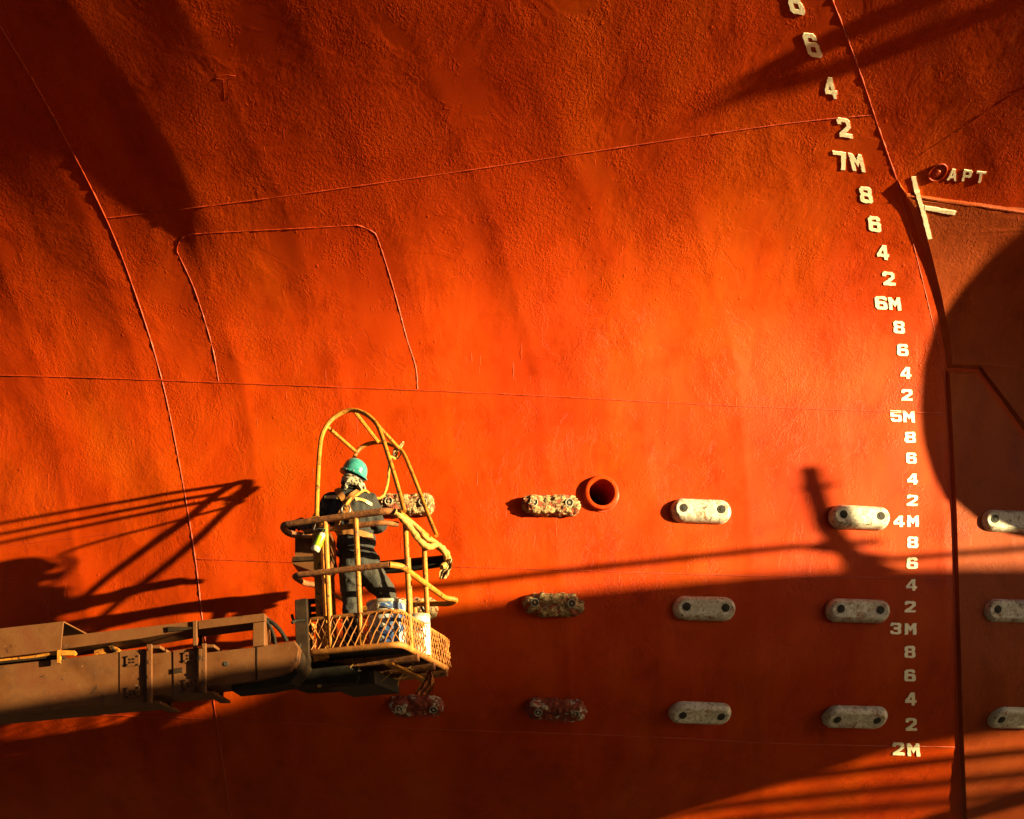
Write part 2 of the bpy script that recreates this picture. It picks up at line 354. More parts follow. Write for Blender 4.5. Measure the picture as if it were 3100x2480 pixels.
# ------------------------------------------------------------------ ship hull
PIPE = hit1(1819, 1495)
X0, X1, Z0, Z1, ST = -8.5, 6.6, -1.5, 9.6, .03
xs = np.arange(X0, X1 + 1e-6, ST); zs = np.arange(Z0, Z1 + 1e-6, ST)
gx, gz = np.meshgrid(xs, zs); gy = D(gx, gz); nx, nz = len(xs), len(zs)
verts = np.stack([gx, gy, gz], -1).reshape(-1, 3)
idx = np.arange(nx * nz).reshape(nz, nx)
quads = np.stack([idx[:-1, :-1], idx[:-1, 1:], idx[1:, 1:], idx[1:, :-1]], -1).reshape(-1, 4)
cen = verts[quads].mean(1); keep = np.linalg.norm(cen - PIPE, axis=1) > .135
quads = quads[keep]
# the ship's body behind the shell: sides, top and back
vl = verts.tolist(); fl = quads.tolist(); BK = 17.0
ring = [int(i) for i in idx[0, :]] + [int(i) for i in idx[1:, -1]] + [int(i) for i in idx[-1, -2::-1]] + [int(i) for i in idx[-2:0:-1, 0]]
base = len(vl)
for i in ring: vl.append([vl[i][0], BK, vl[i][2]])
n = len(ring)
for k in range(n): fl.append([ring[k], base + k, base + (k + 1) % n, ring[(k + 1) % n]])
fl.append([base + k for k in range(n)])
hm = bpy.data.meshes.new('ship_hull'); hm.from_pydata(vl, [], fl); hm.update(); hm.materials.append(M['hull'])
hm.polygons.foreach_set('use_smooth', [True] * (len(fl) - n - 1) + [False] * (n + 1))
hull = bpy.data.objects.new('ship_hull', hm); C.objects.link(hull)
tag(hull, 'huge red painted ship hull with weld seams and white draft marks, overhanging above', 'ship')

def seam(pts, r=.009, name='weld_seam', smooth=True, n=24, off=-.002):
    r = r * .56
    q = path_px(pts, n, off, smooth)
    mb = MB(); rr = [r * (1 + .6 * noise.noise(Vector(p) * 22) + random.uniform(-.12, .12)) for p in q]
    mb.tube(q, rr, 7); return mb.build(name, M['bead'], hull, angle=80)
seam([(-60, -20), (0, 78), (160, 350), (320, 660), (415, 905), (490, 1150), (545, 1415), (585, 1650), (600, 1760), (612, 1870), (655, 2180), (700, 2480)], .012)
seam([(2490, -60), (2520, 0), (2600, 210), (2664, 400), (2715, 545)], .011)
seam([(2715, 545), (2752, 690), (2795, 860), (2835, 1030), (2857, 1130), (2870, 1330), (2881, 1560), (2886, 1700), (2890, 1900), (2896, 2150), (2905, 2300), (2915, 2500)], .009)
seam([(320, 661), (800, 602), (1400, 518), (2000, 428), (2400, 372), (2652, 347)], .010)
seam([(-40, 1136), (300, 1145), (900, 1168), (1500, 1192), (2200, 1228), (2850, 1252)], .011, off=0.0)
seam([(-40, 1660), (200, 1632), (400, 1610), (578, 1597)], .008)
seam([(598, 1693), (900, 1703), (1500, 1720), (2200, 1742), (2880, 1752)], .010, off=0.0)
seam([(250, 2163), (700, 2180), (1300, 2207), (1900, 2228), (2400, 2252), (2890, 2262)], .010, off=0.0)
seam([(2900, 2262), (3000, 2256), (3160, 2250)], .009)
seam([(2890, 1752), (3160, 1768)], .005)
seam([(662, 1155), (640, 1040), (590, 880), (545, 780), (536, 755), (548, 725), (580, 710), (700, 702), (900, 692), (1060, 683), (1085, 683), (1125, 700), (1145, 728), (1190, 870), (1230, 1020), (1258, 1110), (1264, 1178)], .010)
seam([(70, 180), (85, 400), (110, 700), (128, 900), (136, 1160), (138, 1500), (136, 1860)], .004)
seam([(655, 230), (690, 226), (713, 230), (711, 238), (690, 240), (693, 268), (691, 300), (680, 303), (678, 270), (676, 240), (655, 238), (653, 231)], .0065, 'welded_letter', smooth=False, n=6, off=-.002)
seam([(978, 190), (988, 230), (1000, 272), (998, 266)], .006, 'weld_scar', off=-.003)
seam([(2770, 478), (2900, 395), (3060, 292), (3160, 240)], .007)
seam([(2975, 1126), (3100, 1138), (3180, 1142)], .005)
seam([(650, 2060), (655, 2190)], .004)

def plate(outline, inset, th, name):
    """doubler plate welded on the shell: base outline on the hull, inner outline lifted by th, chamfered edges"""
    a = np.array(outline, float); b = np.array(inset, float); n = len(a)
    sub = 8
    def dense(q): 
        out = []
        for i in range(n):
            for k in range(sub): out.append(q[i] + (q[(i + 1) % n] - q[i]) * k / sub)
        return np.array(out)
    A, B = dense(a), dense(b); m = len(A)
    pa = hit(A[:, 0], A[:, 1], -.004); pb = hit(B[:, 0], B[:, 1], th)
    vs = list(pa) + list(pb); fs = [(i, (i + 1) % m, m + (i + 1) % m, m + i) for i in range(m)]
    # face: a grid inside the inner outline follows the hull
    tris = tessellate_polygon([[Vector((p[0], -p[1], 0)) for p in B]])
    bm = bmesh.new(); V = [bm.verts.new(Vector((float(q[0]), float(q[1]), 0))) for q in B]
    for t in tris:
        try: bm.faces.new([V[i] for i in t])
        except ValueError: pass
    bmesh.ops.subdivide_edges(bm, edges=[e for e in bm.edges if not e.is_boundary], cuts=5, use_grid_fill=True)
    bmesh.ops.triangulate(bm, faces=bm.faces)
    fv = np.array([v.co[:2] for v in bm.verts]); pf = hit(fv[:, 0], fv[:, 1], th)
    bm.verts.index_update()
    mb = MB(); mb.add(vs, fs); mb.add(list(pf), [tuple(v.index for v in f.verts) for f in bm.faces]); bm.free()
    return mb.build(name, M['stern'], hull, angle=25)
XR = 3640
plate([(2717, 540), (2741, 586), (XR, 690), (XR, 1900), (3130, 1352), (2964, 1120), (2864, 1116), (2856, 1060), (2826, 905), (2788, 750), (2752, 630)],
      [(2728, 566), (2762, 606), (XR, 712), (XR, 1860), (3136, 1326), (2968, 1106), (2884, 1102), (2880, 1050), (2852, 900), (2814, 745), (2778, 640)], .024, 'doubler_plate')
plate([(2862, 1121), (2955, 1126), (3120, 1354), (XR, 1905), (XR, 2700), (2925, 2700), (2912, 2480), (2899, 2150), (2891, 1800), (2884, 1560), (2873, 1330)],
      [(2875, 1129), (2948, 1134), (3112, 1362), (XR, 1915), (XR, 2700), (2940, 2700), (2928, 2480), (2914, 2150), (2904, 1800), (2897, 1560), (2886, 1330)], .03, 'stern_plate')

q = path_px([(2744, 591), (2900, 614), (3160, 652), (3640, 724)], 12, .012, True); MB().tube(q, .015, 8, rough=.08).build('ledge_sun_bar', M['stern'], hull)  # added bar, rounded to catch the sun along the ledge
# ------------------------------------------------------------------ draft marks and other writing on the hull
GL = {
 '8': [[(.12, 0), (.68, 0), (.8, .12), (.8, .42), (.71, .52), (.78, .62), (.78, .88), (.66, 1), (.14, 1), (.02, .88), (.02, .62), (.09, .52), (0, .42), (0, .12)],
       [(.25, .19), (.55, .19), (.55, .43), (.25, .43)], [(.26, .62), (.54, .62), (.54, .81), (.26, .81)]],
 '6': [[(.12, 0), (.68, 0), (.8, .12), (.8, .5), (.68, .62), (.25, .62), (.25, .76), (.31, .82), (.52, .82), (.54, .72), (.78, .72), (.78, .88), (.66, 1), (.14, 1), (0, .86), (0, .12)],
       [(.25, .19), (.55, .19), (.55, .43), (.25, .43)]],
 '4': [[(.47, 0), (.72, 0), (.72, .2), (.84, .2), (.84, .39), (.72, .39), (.72, 1), (.42, 1), (0, .4), (0, .2), (.47, .2)], [(.24, .39), (.47, .39), (.47, .72)]],
 '2': [[(0, 0), (.8, 0), (.8, .2), (.38, .2), (.8, .56), (.8, .88), (.68, 1), (.12, 1), (0, .88), (0, .67), (.23, .67), (.23, .77), (.3, .81), (.5, .81), (.56, .76), (.56, .62), (0, .18)]],
 '7': [[(.42, 0), (.68, 0), (.80, .82), (.80, 1), (0, 1), (0, .8), (.52, .8)]],
 '5': [[(0, .12), (.12, 0), (.68, 0), (.8, .12), (.8, .54), (.68, .64), (.24, .64), (.24, .8), (.78, .8), (.78, 1), (0, 1), (0, .44), (.52, .44), (.56, .40), (.56, .24), (.5, .19), (.3, .19), (.23, .24), (.23, .3), (0, .3)]],
 '3': [[(0, .12), (.12, 0), (.68, 0), (.8, .12), (.8, .42), (.72, .51), (.8, .6), (.8, .88), (.68, 1), (.12, 1), (0, .88), (0, .7), (.23, .7), (.23, .81), (.56, .81), (.56, .6), (.26, .6), (.26, .41), (.56, .41), (.56, .19), (.23, .19), (.23, .3), (0, .3)]],
 'M': [[(0, 0), (.24, 0), (.24, .56), (.42, .25), (.60, .56), (.60, 0), (.84, 0), (.84, 1), (.62, 1), (.42, .64), (.22, 1), (0, 1)]],
 'A': [[(0, 0), (.2, 0), (.27, .22), (.55, .22), (.62, 0), (.82, 0), (.54, 1), (.28, 1)], [(.33, .4), (.49, .4), (.41, .72)]],
 'P': [[(0, 0), (.22, 0), (.22, .36), (.66, .36), (.8, .5), (.8, .88), (.68, 1), (0, 1)], [(.22, .54), (.56, .54), (.56, .82), (.22, .82)]],
 'T': [[(.3, 0), (.52, 0), (.52, .8), (.82, .8), (.82, 1), (0, 1), (0, .8), (.3, .8)]],
}
def solid_px(loops, th, name, m, lift=0.0, parent=None, jit=1.0):
    L_ = []
    for lp in loops:
        out = []
        for i in range(len(lp)):
            a = np.array(lp[i], float); b = np.array(lp[(i + 1) % len(lp)], float)
            k = max(1, int(np.linalg.norm(b - a) / 7))
            for j in range(k):
                q = a + (b - a) * j / k; out.append(q + np.array([random.uniform(-jit, jit), random.uniform(-jit, jit)]))
        L_.append(out)
    flat = np.array([q for lp in L_ for q in lp]); tris = tessellate_polygon([[Vector((q[0], q[1], 0)) for q in lp] for lp in L_])
    fr = hit(flat[:, 0], flat[:, 1], th + lift); nn = DN(fr[:, 0], fr[:, 2]).T
    bk = fr - nn * (th + .004); N_ = len(flat)
    fs = [tuple(t) for t in tris]; s0 = 0
    for lp in L_:
        k = len(lp)
        for i in range(k):
            a, b = s0 + i, s0 + (i + 1) % k; fs.append((a, b, N_ + b, N_ + a))
        s0 += k
    mb = MB(); mb.add(list(fr) + list(bk), fs); return mb.build(name, m, parent or hull, smooth=False)
def glyph(ch, cx, cy, h, wd, lean=0.0, dy=0.0, name='draft_mark', th=.005, lift=0.0, m=None):
    ex = np.array([wd / .8, dy / .8]); ey = np.array([lean * h, -h]); c = np.array([cx, cy])
    loops = [[c + ex * (a - .4) + ey * (b - .5) for a, b in lp] for lp in GL[ch]]
    return solid_px(loops, th, name, m or M['mark'], lift, jit=.85)
MK = [('8', 2406, 6, 76, 44, -.34, 6), ('6', 2459, 138, 72, 42, -.32, 5), ('4', 2513, 267, 64, 34, -.24, 3), ('2', 2557, 388, 58, 40, -.2, 6), ('7', 2543, 487, 54, 40, -.08, 5), ('M', 2594, 493, 52, 38, -.26, 6),
      ('8', 2622, 591, 48, 38, -.16, 4), ('6', 2648, 679, 45, 37, -.13, 4), ('4', 2672, 765, 43, 34, -.1, 3), ('2', 2691, 844, 41, 36, -.1, 2), ('6', 2668, 917, 39, 36, -.08, 3), ('M', 2708, 920, 38, 34, -.12, 2),
      ('8', 2722, 991, 37, 34, -.06, 2), ('6', 2733, 1060, 36, 34, -.05, 1), ('4', 2742, 1129, 35, 31, 0, 1), ('2', 2746, 1196, 34, 33, -.03, 1), ('5', 2713, 1260, 34, 33, -.04, 2), ('M', 2751, 1262, 34, 33, -.06, 2),
      ('8', 2756, 1324, 33, 33, -.03, 1), ('6', 2759, 1387, 33, 32, -.03, 1), ('4', 2762, 1450, 33, 31, 0, 1), ('2', 2762, 1515, 33, 33, 0, 1), ('4', 2721, 1578, 33, 31, 0, 1), ('M', 2763, 1578, 34, 33, 0, 0),
      ('8', 2763, 1642, 34, 33, 0, 0), ('6', 2762, 1705, 34, 33, 0, 0), ('4', 2759, 1771, 34, 31, 0, 0), ('2', 2756, 1837, 34, 33, 0, 0), ('3', 2712, 1903, 35, 33, 0, 1), ('M', 2756, 1904, 35, 33, 0, 0),
      ('8', 2755, 1974, 36, 33, 0, 0), ('6', 2755, 2045, 36, 33, 0, 0), ('4', 2757, 2117, 38, 32, 0, 0), ('2', 2759, 2194, 38, 34, -.03, 0), ('2', 2720, 2268, 38, 35, -.05, 1), ('M', 2765, 2271, 39, 36, -.06, 1)]
for q in MK: glyph(*q)
for ch, x, y, h, wd in (('A', 2884, 530, 34, 28), ('P', 2928, 533, 34, 26), ('T', 2968, 537, 34, 28)): glyph(ch, x, y, h, wd, .22, 3, 'tank_letter', .006)
def bar(p, q, wd, lift, name, parent=None):
    p, q = np.array(p, float), np.array(q, float); d = q - p; d /= np.linalg.norm(d); e = np.array([-d[1], d[0]]) * wd / 2
    return [p + e, q + e, q - e, p - e]
solid_px([bar((2766, 536), (2778, 588), 14, 0, '')], .006, 'position_mark', M['mark'])
solid_px([bar((2790, 622), (2816, 724), 14, 0, '')], .005, 'position_mark', M['mark'], .024)
solid_px([bar((2800, 630), (2893, 646), 13, 0, '')], .005, 'position_mark', M['mark'], .025)
solid_px([bar((2777, 584), (2791, 628), 13, 0, '')], .027, 'position_mark', M['mark'])
# drain plug beside the tank letters
pc = hit1(2839, 521); pn = nrm1(pc)
mb = MB(); q = [pc + 0 for _ in range(1)]
e1 = np.cross(pn, (0, 0, 1)); e1 /= np.linalg.norm(e1); e2 = np.cross(e1, pn)
mb.tube([pc + pn * .006 + (e1 * math.cos(a) + e2 * math.sin(a)) * .074 for a in np.linspace(0, 2 * math.pi, 40, endpoint=False)], .0055, 8, closed=True)
plug = mb.build('drain_plug', M['bead'], hull)
mb = MB(); mb.lathe(pc - pn * .01, pn, [(.046, 0), (.046, .012), (.038, .016), (.022, .017), (.018, .026), (.0, .027)], 20, (False, False)); mb.build('plug_head', M['bead'], plug)

# overboard pipe
pn = nrm1(PIPE); e1 = np.cross(pn, (0, 0, 1)); e1 /= np.linalg.norm(e1); e2 = np.cross(e1, pn)
mb = MB(); mb.lathe(PIPE, pn, [(.122, -.55), (.122, .040), (.127, .049), (.143, .052), (.157, .046), (.163, .034), (.164, -.03)], 56, (False, False))
pipe = mb.build('overboard_pipe', M['hull'], hull)
mb = MB(); mb.lathe(PIPE, pn, [(.121, -.5), (.0, -.501)], 40, (False, False)); mb.build('pipe_bore', M['hole'], pipe)
mb = MB(); mb.tube([PIPE + pn * .002 + (e1 * math.cos(a) + e2 * math.sin(a)) * .168 for a in np.linspace(0, 2 * math.pi, 48, endpoint=False)], .010, 7, closed=True, rough=.15); mb.build('weld_ring', M['bead'], pipe)

# ------------------------------------------------------------------ anodes bolted to the hull
def anode(cx, cy, wpx, hpx, tilt, label, group, old=False, red=False, seed=0, blank=None):
    c = hit1(cx, cy); n = nrm1(c)
    q = hit1(cx + 60, cy + 60 * tilt); ax = q - c; ax -= n * np.dot(ax, n); ax /= np.linalg.norm(ax); ay = np.cross(n, ax)
    if ay[2] < 0: ay = -ay
    sc = F / c[1]; L_, W_ = wpx / sc / 2, hpx / sc / 2; T = .085 if not old else .10
    root = thing('hull_anode', label, 'anode', c, group)
    # stadium plan: rings from the foot up over a rounded shoulder to the flat face
    nseg = 72 if not old else 120; vs = []; fs = []
    prof_ = [(1.0, -.02), (1.0, .18), (.975, .38), (.92, .58), (.84, .76), (.74, .90), (.66, .965), (.61, 1.0), (.57, .995), (.36, .97), (.12, .97)]
    if old: prof_ = [(1.0, -.04), (1.0, .2), (.97, .4), (.93, .58), (.88, .72), (.82, .82), (.74, .9), (.66, .94), (.56, .97), (.46, .98), (.34, 1.0), (.2, 1.0), (.08, 1.0)]
    sx = L_ - W_
    for r, h in prof_:
        for k in range(nseg):
            # walk the stadium
            s_ = (k + .5) / nseg * (4 * sx + 2 * math.pi * W_)
            if s_ < 2 * sx: u, v = -sx + s_, -W_
            elif s_ < 2 * sx + math.pi * W_:
                a = (s_ - 2 * sx) / W_ - math.pi / 2; u, v = sx + W_ * math.cos(a), W_ * math.sin(a)
            elif s_ < 4 * sx + math.pi * W_: u, v = sx - (s_ - 2 * sx - math.pi * W_), W_
            else:
                a = (s_ - 4 * sx - math.pi * W_) / W_ + math.pi / 2; u, v = -sx + W_ * math.cos(a), W_ * math.sin(a)
            cu = max(-sx, min(sx, u)); du = u - cu
            u2 = cu + du * r if r > .3 else cu * (.7 + r) + du * r; v2 = v * r; hh = T * h
            if old:
                e = Vector((u2 * 9 + seed * 3.1, v2 * 9, h * 1.2 + seed))
                j = noise.fractal(e, 1.0, 2.2, 5); e2_ = noise.fractal(e * 2.6, 1.0, 2.0, 4)
                k1 = 1 + .20 * j + .09 * e2_; u2 *= 1 + (k1 - 1) * .6; v2 *= k1
                hh = hh + (T * (.16 * j + .14 * e2_) if h > .3 else 0)
            else:
                e = Vector((u2 * 6 + seed, v2 * 6, seed)); hh += T * .05 * noise.noise(e) + (T * .03 * noise.noise(e * 4) if h > .6 else 0)
            vs.append(c + ax * u2 + ay * v2 + n * hh)
    R = len(prof_)
    for i in range(R - 1):
        for k in range(nseg):
            l = (k + 1) % nseg; fs.append((i * nseg + k, i * nseg + l, (i + 1) * nseg + l, (i + 1) * nseg + k))
    fs.append(tuple((R - 1) * nseg + k for k in range(nseg)))
    mb = MB(); mb.add(vs, fs); mb.build('anode_block', (M['corroded_red'] if red else M['corroded']) if old else M['zinc'], root, angle=60)
    for sg in (-1, 1):
        hc = c + ax * sg * L_ * .62 + n * T * (.97 if not old else 1.03) + ay * W_ * .05
        r0 = .040 if not old else .031
        mb = MB(); mb.lathe(hc, n, [(r0 * (1.0 if not old else 1.0), -.004), (r0, .0035), (0, .004)], 22, (False, False)); hole = mb.build('bolt_recess_shade', M['hole'], root)  # dark disc on the face, painted shade for the bolt recess
        if old:
            mb = MB(); mb.tube([hc + n * .004 + (ax * math.cos(a) + ay * math.sin(a)) * (r0 + .004) for a in np.linspace(0, 2 * math.pi, 22, endpoint=False)], .0055, 6, closed=True, rough=.4); mb.build('recess_rim', M['hole_rim'], hole)
            mb = MB(); mb.lathe(hc + n * .003, n, [(.013, 0), (.013, .006), (0, .007)], 8, (False, False)); mb.build('bolt_end', M['can_rim'], hole)
        else:
            mb = MB(); mb.lathe(hc + n * .003, n, [(.024, 0), (.020, .004), (0, .0045)], 6, (False, False)); mb.build('bolt_head', M['hole'], hole)
    return root
GN, GO = 'pale zinc anodes on the hull', 'corroded anodes on the hull'
anode(2120, 1550, 188, 72, .03, 'pale cream oval anode in the sun between the pipe opening and the tilted post shadow', GN, seed=1)
anode(2598, 1569, 197, 70, .04, 'pale oval anode touching the left of the draft mark 4M', GN, seed=2)
anode(3054, 1582, 190, 68, .03, 'sunlit pale oval anode cut by the right edge of the photo, topmost of that column', GN, seed=3)
anode(2130, 1843, 194, 72, .03, 'grey oval anode in the shade straight below the sunlit cream one beside the pipe opening', GN, seed=4)
anode(2594, 1850, 203, 70, .03, 'grey oval anode in the shade just up and left of the draft mark 3M', GN, seed=5)
anode(3062, 1851, 195, 70, .03, 'shaded grey oval anode at the right edge of the photo, middle of its column', GN, seed=6)
anode(2118, 2156, 198, 72, .03, 'grey oval anode in the lowest row, third from the left in that row', GN, seed=7)
anode(2586, 2168, 209, 76, .02, 'grey oval anode in the lowest row beside the lone draft figure 2 above 2M', GN, seed=8)
anode(3074, 2168, 190, 78, .02, 'grey oval anode at the lower right edge of the photo, lowest of its column', GN, seed=9)
anode(1232, 1531, 165, 60, .02, 'crusted ochre anode behind the yellow guard tubes right of the worker', GO, True, seed=11)
anode(1666, 1533, 172, 62, .03, 'crusted ochre anode just left of the round pipe opening', GO, True, seed=12)
anode(1248, 1842, 150, 60, .02, 'crusted anode half hidden behind the basket posts and the paint cans', GO, True, seed=13)
anode(1672, 1832, 178, 68, .03, 'grey brown crusted anode straight below the one beside the pipe opening', GO, True, seed=14)
anode(1261, 2133, 166, 62, .02, 'brown crusted anode under the lift basket and its hanging orange rag', GO, True, True, seed=15)
anode(1683, 2144, 182, 68, .03, 'dark red crusted anode flecked with white in the lowest row', GO, True, True, seed=16)

# ------------------------------------------------------------------ boom lift: basket frame of reference
G = .97
B0 = P(1213, 1950, 8.5 * G); BA = np.array([-.972, .23, -.044]); BB = np.array([.265, .964, 0]); BU = np.array([-.045, -.006, .999])
def K(p, s, h): return B0 + (BA * p + BB * s + BU * h) * G        # p: along the front face (leftwards), s: towards the hull, h: up
PW, SD, TOP, MID, TOE = .84, 1.2, 1.075, .64, .27
lift = thing('boom_lift', 'worn boom lift with a rusty yellow caged basket reaching in from the left', 'boom lift', (-4.2, 8.6, -1.6))

fl_ = MB()
fl_.tube(rounded([K(0, 0, 0), K(PW, 0, 0), K(PW, SD, 0), K(0, SD, 0)], .10, closed=True), .026, 10, closed=True)
basket = fl_.build('basket', M['mesh'], lift)
def sub(mb, name, m, **k): return mb.build(name, m, basket, **k)
# rails
loop = rounded([K(-.01, .06, TOP), K(.08, -.01, TOP), K(.99, 0, TOP - .005), K(1.01, .16, TOP - .03), K(.80, .30, TOP - .03)], .09)
sub(MB().tube(loop, .027, 12, rough=.04), 'top_rail', M['rust'])
sub(MB().tube(rounded([K(.80, .03, TOP - .075), K(.12, .03, TOP - .075), K(.02, .12, TOP - .075)], .1), .021, 10, rough=.05), 'lower_top_rail', M['rust'])
sub(MB().tube(rounded([K(-.01, .06, TOP), K(-.01, SD, TOP), K(-.01, SD + .07, TOP - .01)], .05), .028, 12), 'side_rail', M['yellow'])
sub(MB().tube(rounded([K(-.01, SD + .05, TOP - .04), K(.35, SD + .03, TOP - .04), K(PW, SD, TOP - .04), K(PW, .3, TOP - .04)], .1), .026, 10), 'rear_rail', M['boom_dark'])
sub(MB().tube(rounded([K(.06, -.015, MID), K(PW + .06, -.015, MID), K(PW + .06, .2, MID - .01), K(PW - .06, .30, MID - .02)], .06), .023, 10, rough=.06), 'middle_rail', M['rust'])
sub(MB().tube(rounded([K(.06, -.015, MID), K(-.015, .06, MID), K(-.015, SD - .05, MID), K(-.10, SD + .04, MID), K(.0, SD + .12, MID - .01), K(.3, SD + .02, MID)], .05), .024, 10), 'middle_rail', M['yellow'])
sub(MB().tube([K(PW, .3, MID), K(PW, SD, MID), K(.3, SD, MID)], .020, 8), 'middle_rail', M['yellow'])
def post(a, b, r=.022, m='yellow', name='post'): return sub(MB().tube([a, b], r, 10), name, M[m])
for p in (.60, .335): post(K(p, 0, .0), K(p, 0, TOP - .01))
for s_ in (.22, .66): post(K(-.005, s_, .0), K(-.005, s_, TOP - .01))
post(K(.30, SD, 0), K(.30, SD, MID)); post(K(.10, .55, .0), K(.10, .55, TOP - .22), .017); post(K(PW, SD, 0), K(PW, SD, TOP - .05))
post(K(PW, .62, 0), K(PW, .62, TOP - .05))
# square mast post that carries the basket
m1 = K(.70, .03, 0); 
sub(MB().obox(K(.695, .06, .54), BA, BB, BU, .062, .08, 1.12), 'square_post', M['yellow'], smooth=False)
# guard cage over the operator
def arch(s_, q0, q1, topz, name='guard_arch'):
    W_ = q1 - q0; pts = []
    for t in np.linspace(0, 1, 15):
        a = math.pi * t; x = (1 - math.cos(a)) / 2
        pts.append(K(q0 + W_ * (.16 + .68 * x) if 0 < t < 1 else (q0 + .16 * W_ if t == 0 else q1 - .16 * W_), s_, topz - .34 + .34 * math.sin(a) ** .9))
    return [K(q0, s_, TOP)] + pts + [K(q1, s_, TOP)]
def arch_px(pts, s_, lean=.62):             # the arch leans towards the hull
    out = []
    for px, py in pts:
        p = np.linspace(-.2, 1.2, 141); X = B0[0] + (BA[0] * p + BB[0] * s_) * G; Y = B0[1] + (BA[1] * p + BB[1] * s_) * G
        i = int(np.argmin(np.abs(CX + F * X / Y - px))); h_ = max(0, (HZ - py) / F * Y[i] - K(0, 0, TOP)[2]); out.append(P(px, py, Y[i] + lean * h_))
    return crom(out, 7)
fa = arch_px([(958, 1586), (961, 1480), (967, 1370), (976, 1315), (1000, 1275), (1035, 1250), (1070, 1242), (1105, 1253), (1135, 1278), (1152, 1310), (1172, 1370), (1200, 1460), (1224, 1548)], 0.0)
sub(MB().tube(fa, .0185, 10), 'guard_arch', M['yellow'])
ra = arch_px([(1062, 1648), (1064, 1520), (1068, 1420), (1074, 1382), (1090, 1358), (1115, 1344), (1150, 1339), (1180, 1345), (1206, 1357), (1224, 1378), (1242, 1420), (1270, 1490), (1300, 1570), (1322, 1622)], .70)
sub(MB().tube(ra, .0185, 10), 'guard_arch', M['yellow'])
def near(px, py, curve): 
    k = [abs(CX + F * q[0] / q[1] - px) + abs(HZ - F * q[2] / q[1] - py) for q in curve]; return curve[int(np.argmin(k))]
for a, b in (((993, 1294), (1080, 1373)), ((1068, 1246), (1145, 1340)), ((1144, 1285), (1208, 1360))):
    sub(MB().tube([near(*a, fa), near(*b, ra)], .0165, 9), 'guard_bar', M['yellow'])
# expanded metal panels round the foot of the basket
def panel(f, length, name='mesh_panel', pitch=.064, run=.085):
    mb = MB(); h0, h1 = .02, TOE
    for sgn, off in ((1, .0035), (-1, -.0035)):
        x = -run * 3
        while x < length + run * 3:
            a, b = x, x + sgn * .56 * (h1 - h0); t0, t1 = 0.0, 1.0
            d = b - a
            lo, hi = sorted(((0 - a) / d, (length - a) / d)); t0, t1 = max(t0, lo), min(t1, hi)
            if t1 - t0 > .05:
                n_ = max(2, int((t1 - t0) * 8)); pts = []
                for k in range(n_ + 1):
                    t = t0 + (t1 - t0) * k / n_; wob = .006 * noise.noise(Vector((x * 5, t * 7, length + sgn)))
                    pts.append(f(a + d * t + wob, h0 + (h1 - h0) * t, off + .018 * noise.noise(Vector((x * 3, t * 2, 5.1 + length)))))
                mb.tube(pts, .0048, 5)
            x += pitch
    return sub(mb, name, M['mesh'])
panel(lambda q, h, o_: K(q, -.012 + o_, h), PW)
panel(lambda q, h, o_: K(-.014 + o_, q, h), SD, pitch=.06)
panel(lambda q, h, o_: K(PW + .012 + o_, q, h), SD)
panel(lambda q, h, o_: K(q, SD + o_, h), PW)
sub(MB().tube(rounded([K(0, 0, TOE), K(PW, 0, TOE), K(PW, SD, TOE), K(0, SD, TOE)], .10, closed=True), .017, 9, closed=True, rough=.12), 'toe_rail', M['mesh'])
# floor
fb = MB(); fb.hexa([K(.03, .03, .012), K(PW - .03, .03, .012), K(PW - .03, SD - .03, .012), K(.03, SD - .03, .012), K(.03, .03, .022), K(PW - .03, .03, .022), K(PW - .03, SD - .03, .022), K(.03, SD - .03, .022)])
sub(fb, 'floor_plate', M['under'], smooth=False)
for s_ in (.34, .74, 1.08):
    sub(MB().obox(K(PW / 2, s_, -.045), BA, BB, BU, PW + .02, .05, .065), 'cross_beam', M['rust'], smooth=False)
for p, m in ((.22, 'yellow'), (.60, 'under')):
    sub(MB().obox(K(p, SD / 2 + .15, -.088), BA, BB, BU, .065, SD - .3, .02), 'floor_runner', M[m], smooth=False)
sub(MB().obox(K(.62, .70, -.16), BA, BB, BU, .42, .55, .11), 'mounting_box', M['under'], smooth=False)
for s_ in (.34, .74):
    sub(MB().obox(K(-.012, s_, -.035), BA, BB, BU, .02, .045, .085), 'hanger_lug', M['yellow'], smooth=False)
# control console hanging on the left end
cc = MB(); Yc = 9.0 * G
fr = [(893, 1622), (1000, 1612), (1002, 1690), (893, 1692)]
cc.slab(fr, Yc, Yc + .28)
cc.slab([(884, 1692), (1002, 1690), (1000, 1718), (980, 1742), (938, 1726), (884, 1706)], Yc - .01, Yc + .24)
sub(cc, 'control_console', M['boom'], smooth=False)
sub(MB().slab([(885, 1686), (1003, 1682), (1003, 1693), (885, 1699)], Yc - .035, Yc + .27), 'console_lip', M['boom_dark'], smooth=False)

# ------------------------------------------------------------------ boom (parts of the lift)
YB, YE = 8.4 * G, 8.85 * G
def part(mb, name, m, parent=None, **k):
    o_ = mb.build(name, m, parent if parent is not None else lift, **k)
    return o_
def bevel(o_, w_=.006):
    b_ = o_.modifiers.new('bevel', 'BEVEL'); b_.width = w_; b_.segments = 2; b_.limit_method = 'ANGLE'; return o_
def slab_part(poly, y0, y1, name, m, parent=None, bv=.006): return bevel(part(MB().slab(poly, y0, y1), name, m, parent, smooth=False), bv)
sec1 = slab_part([(-700, 2092), (366, 1974), (443, 1968), (445, 2124), (306, 2136), (-700, 2232)], YB, YE, 'outer_boom', M['boom'])
slab_part([(362, 1971), (441, 1964), (443, 2127), (310, 2139), (311, 2104), (362, 2100)], YB - .006, YB + .01, 'doubler', M['boom'], sec1, .002)
sec2 = slab_part([(455, 1980), (610, 1962), (612, 2095), (457, 2107)], YB + .03, YE - .03, 'middle_boom', M['boom'])
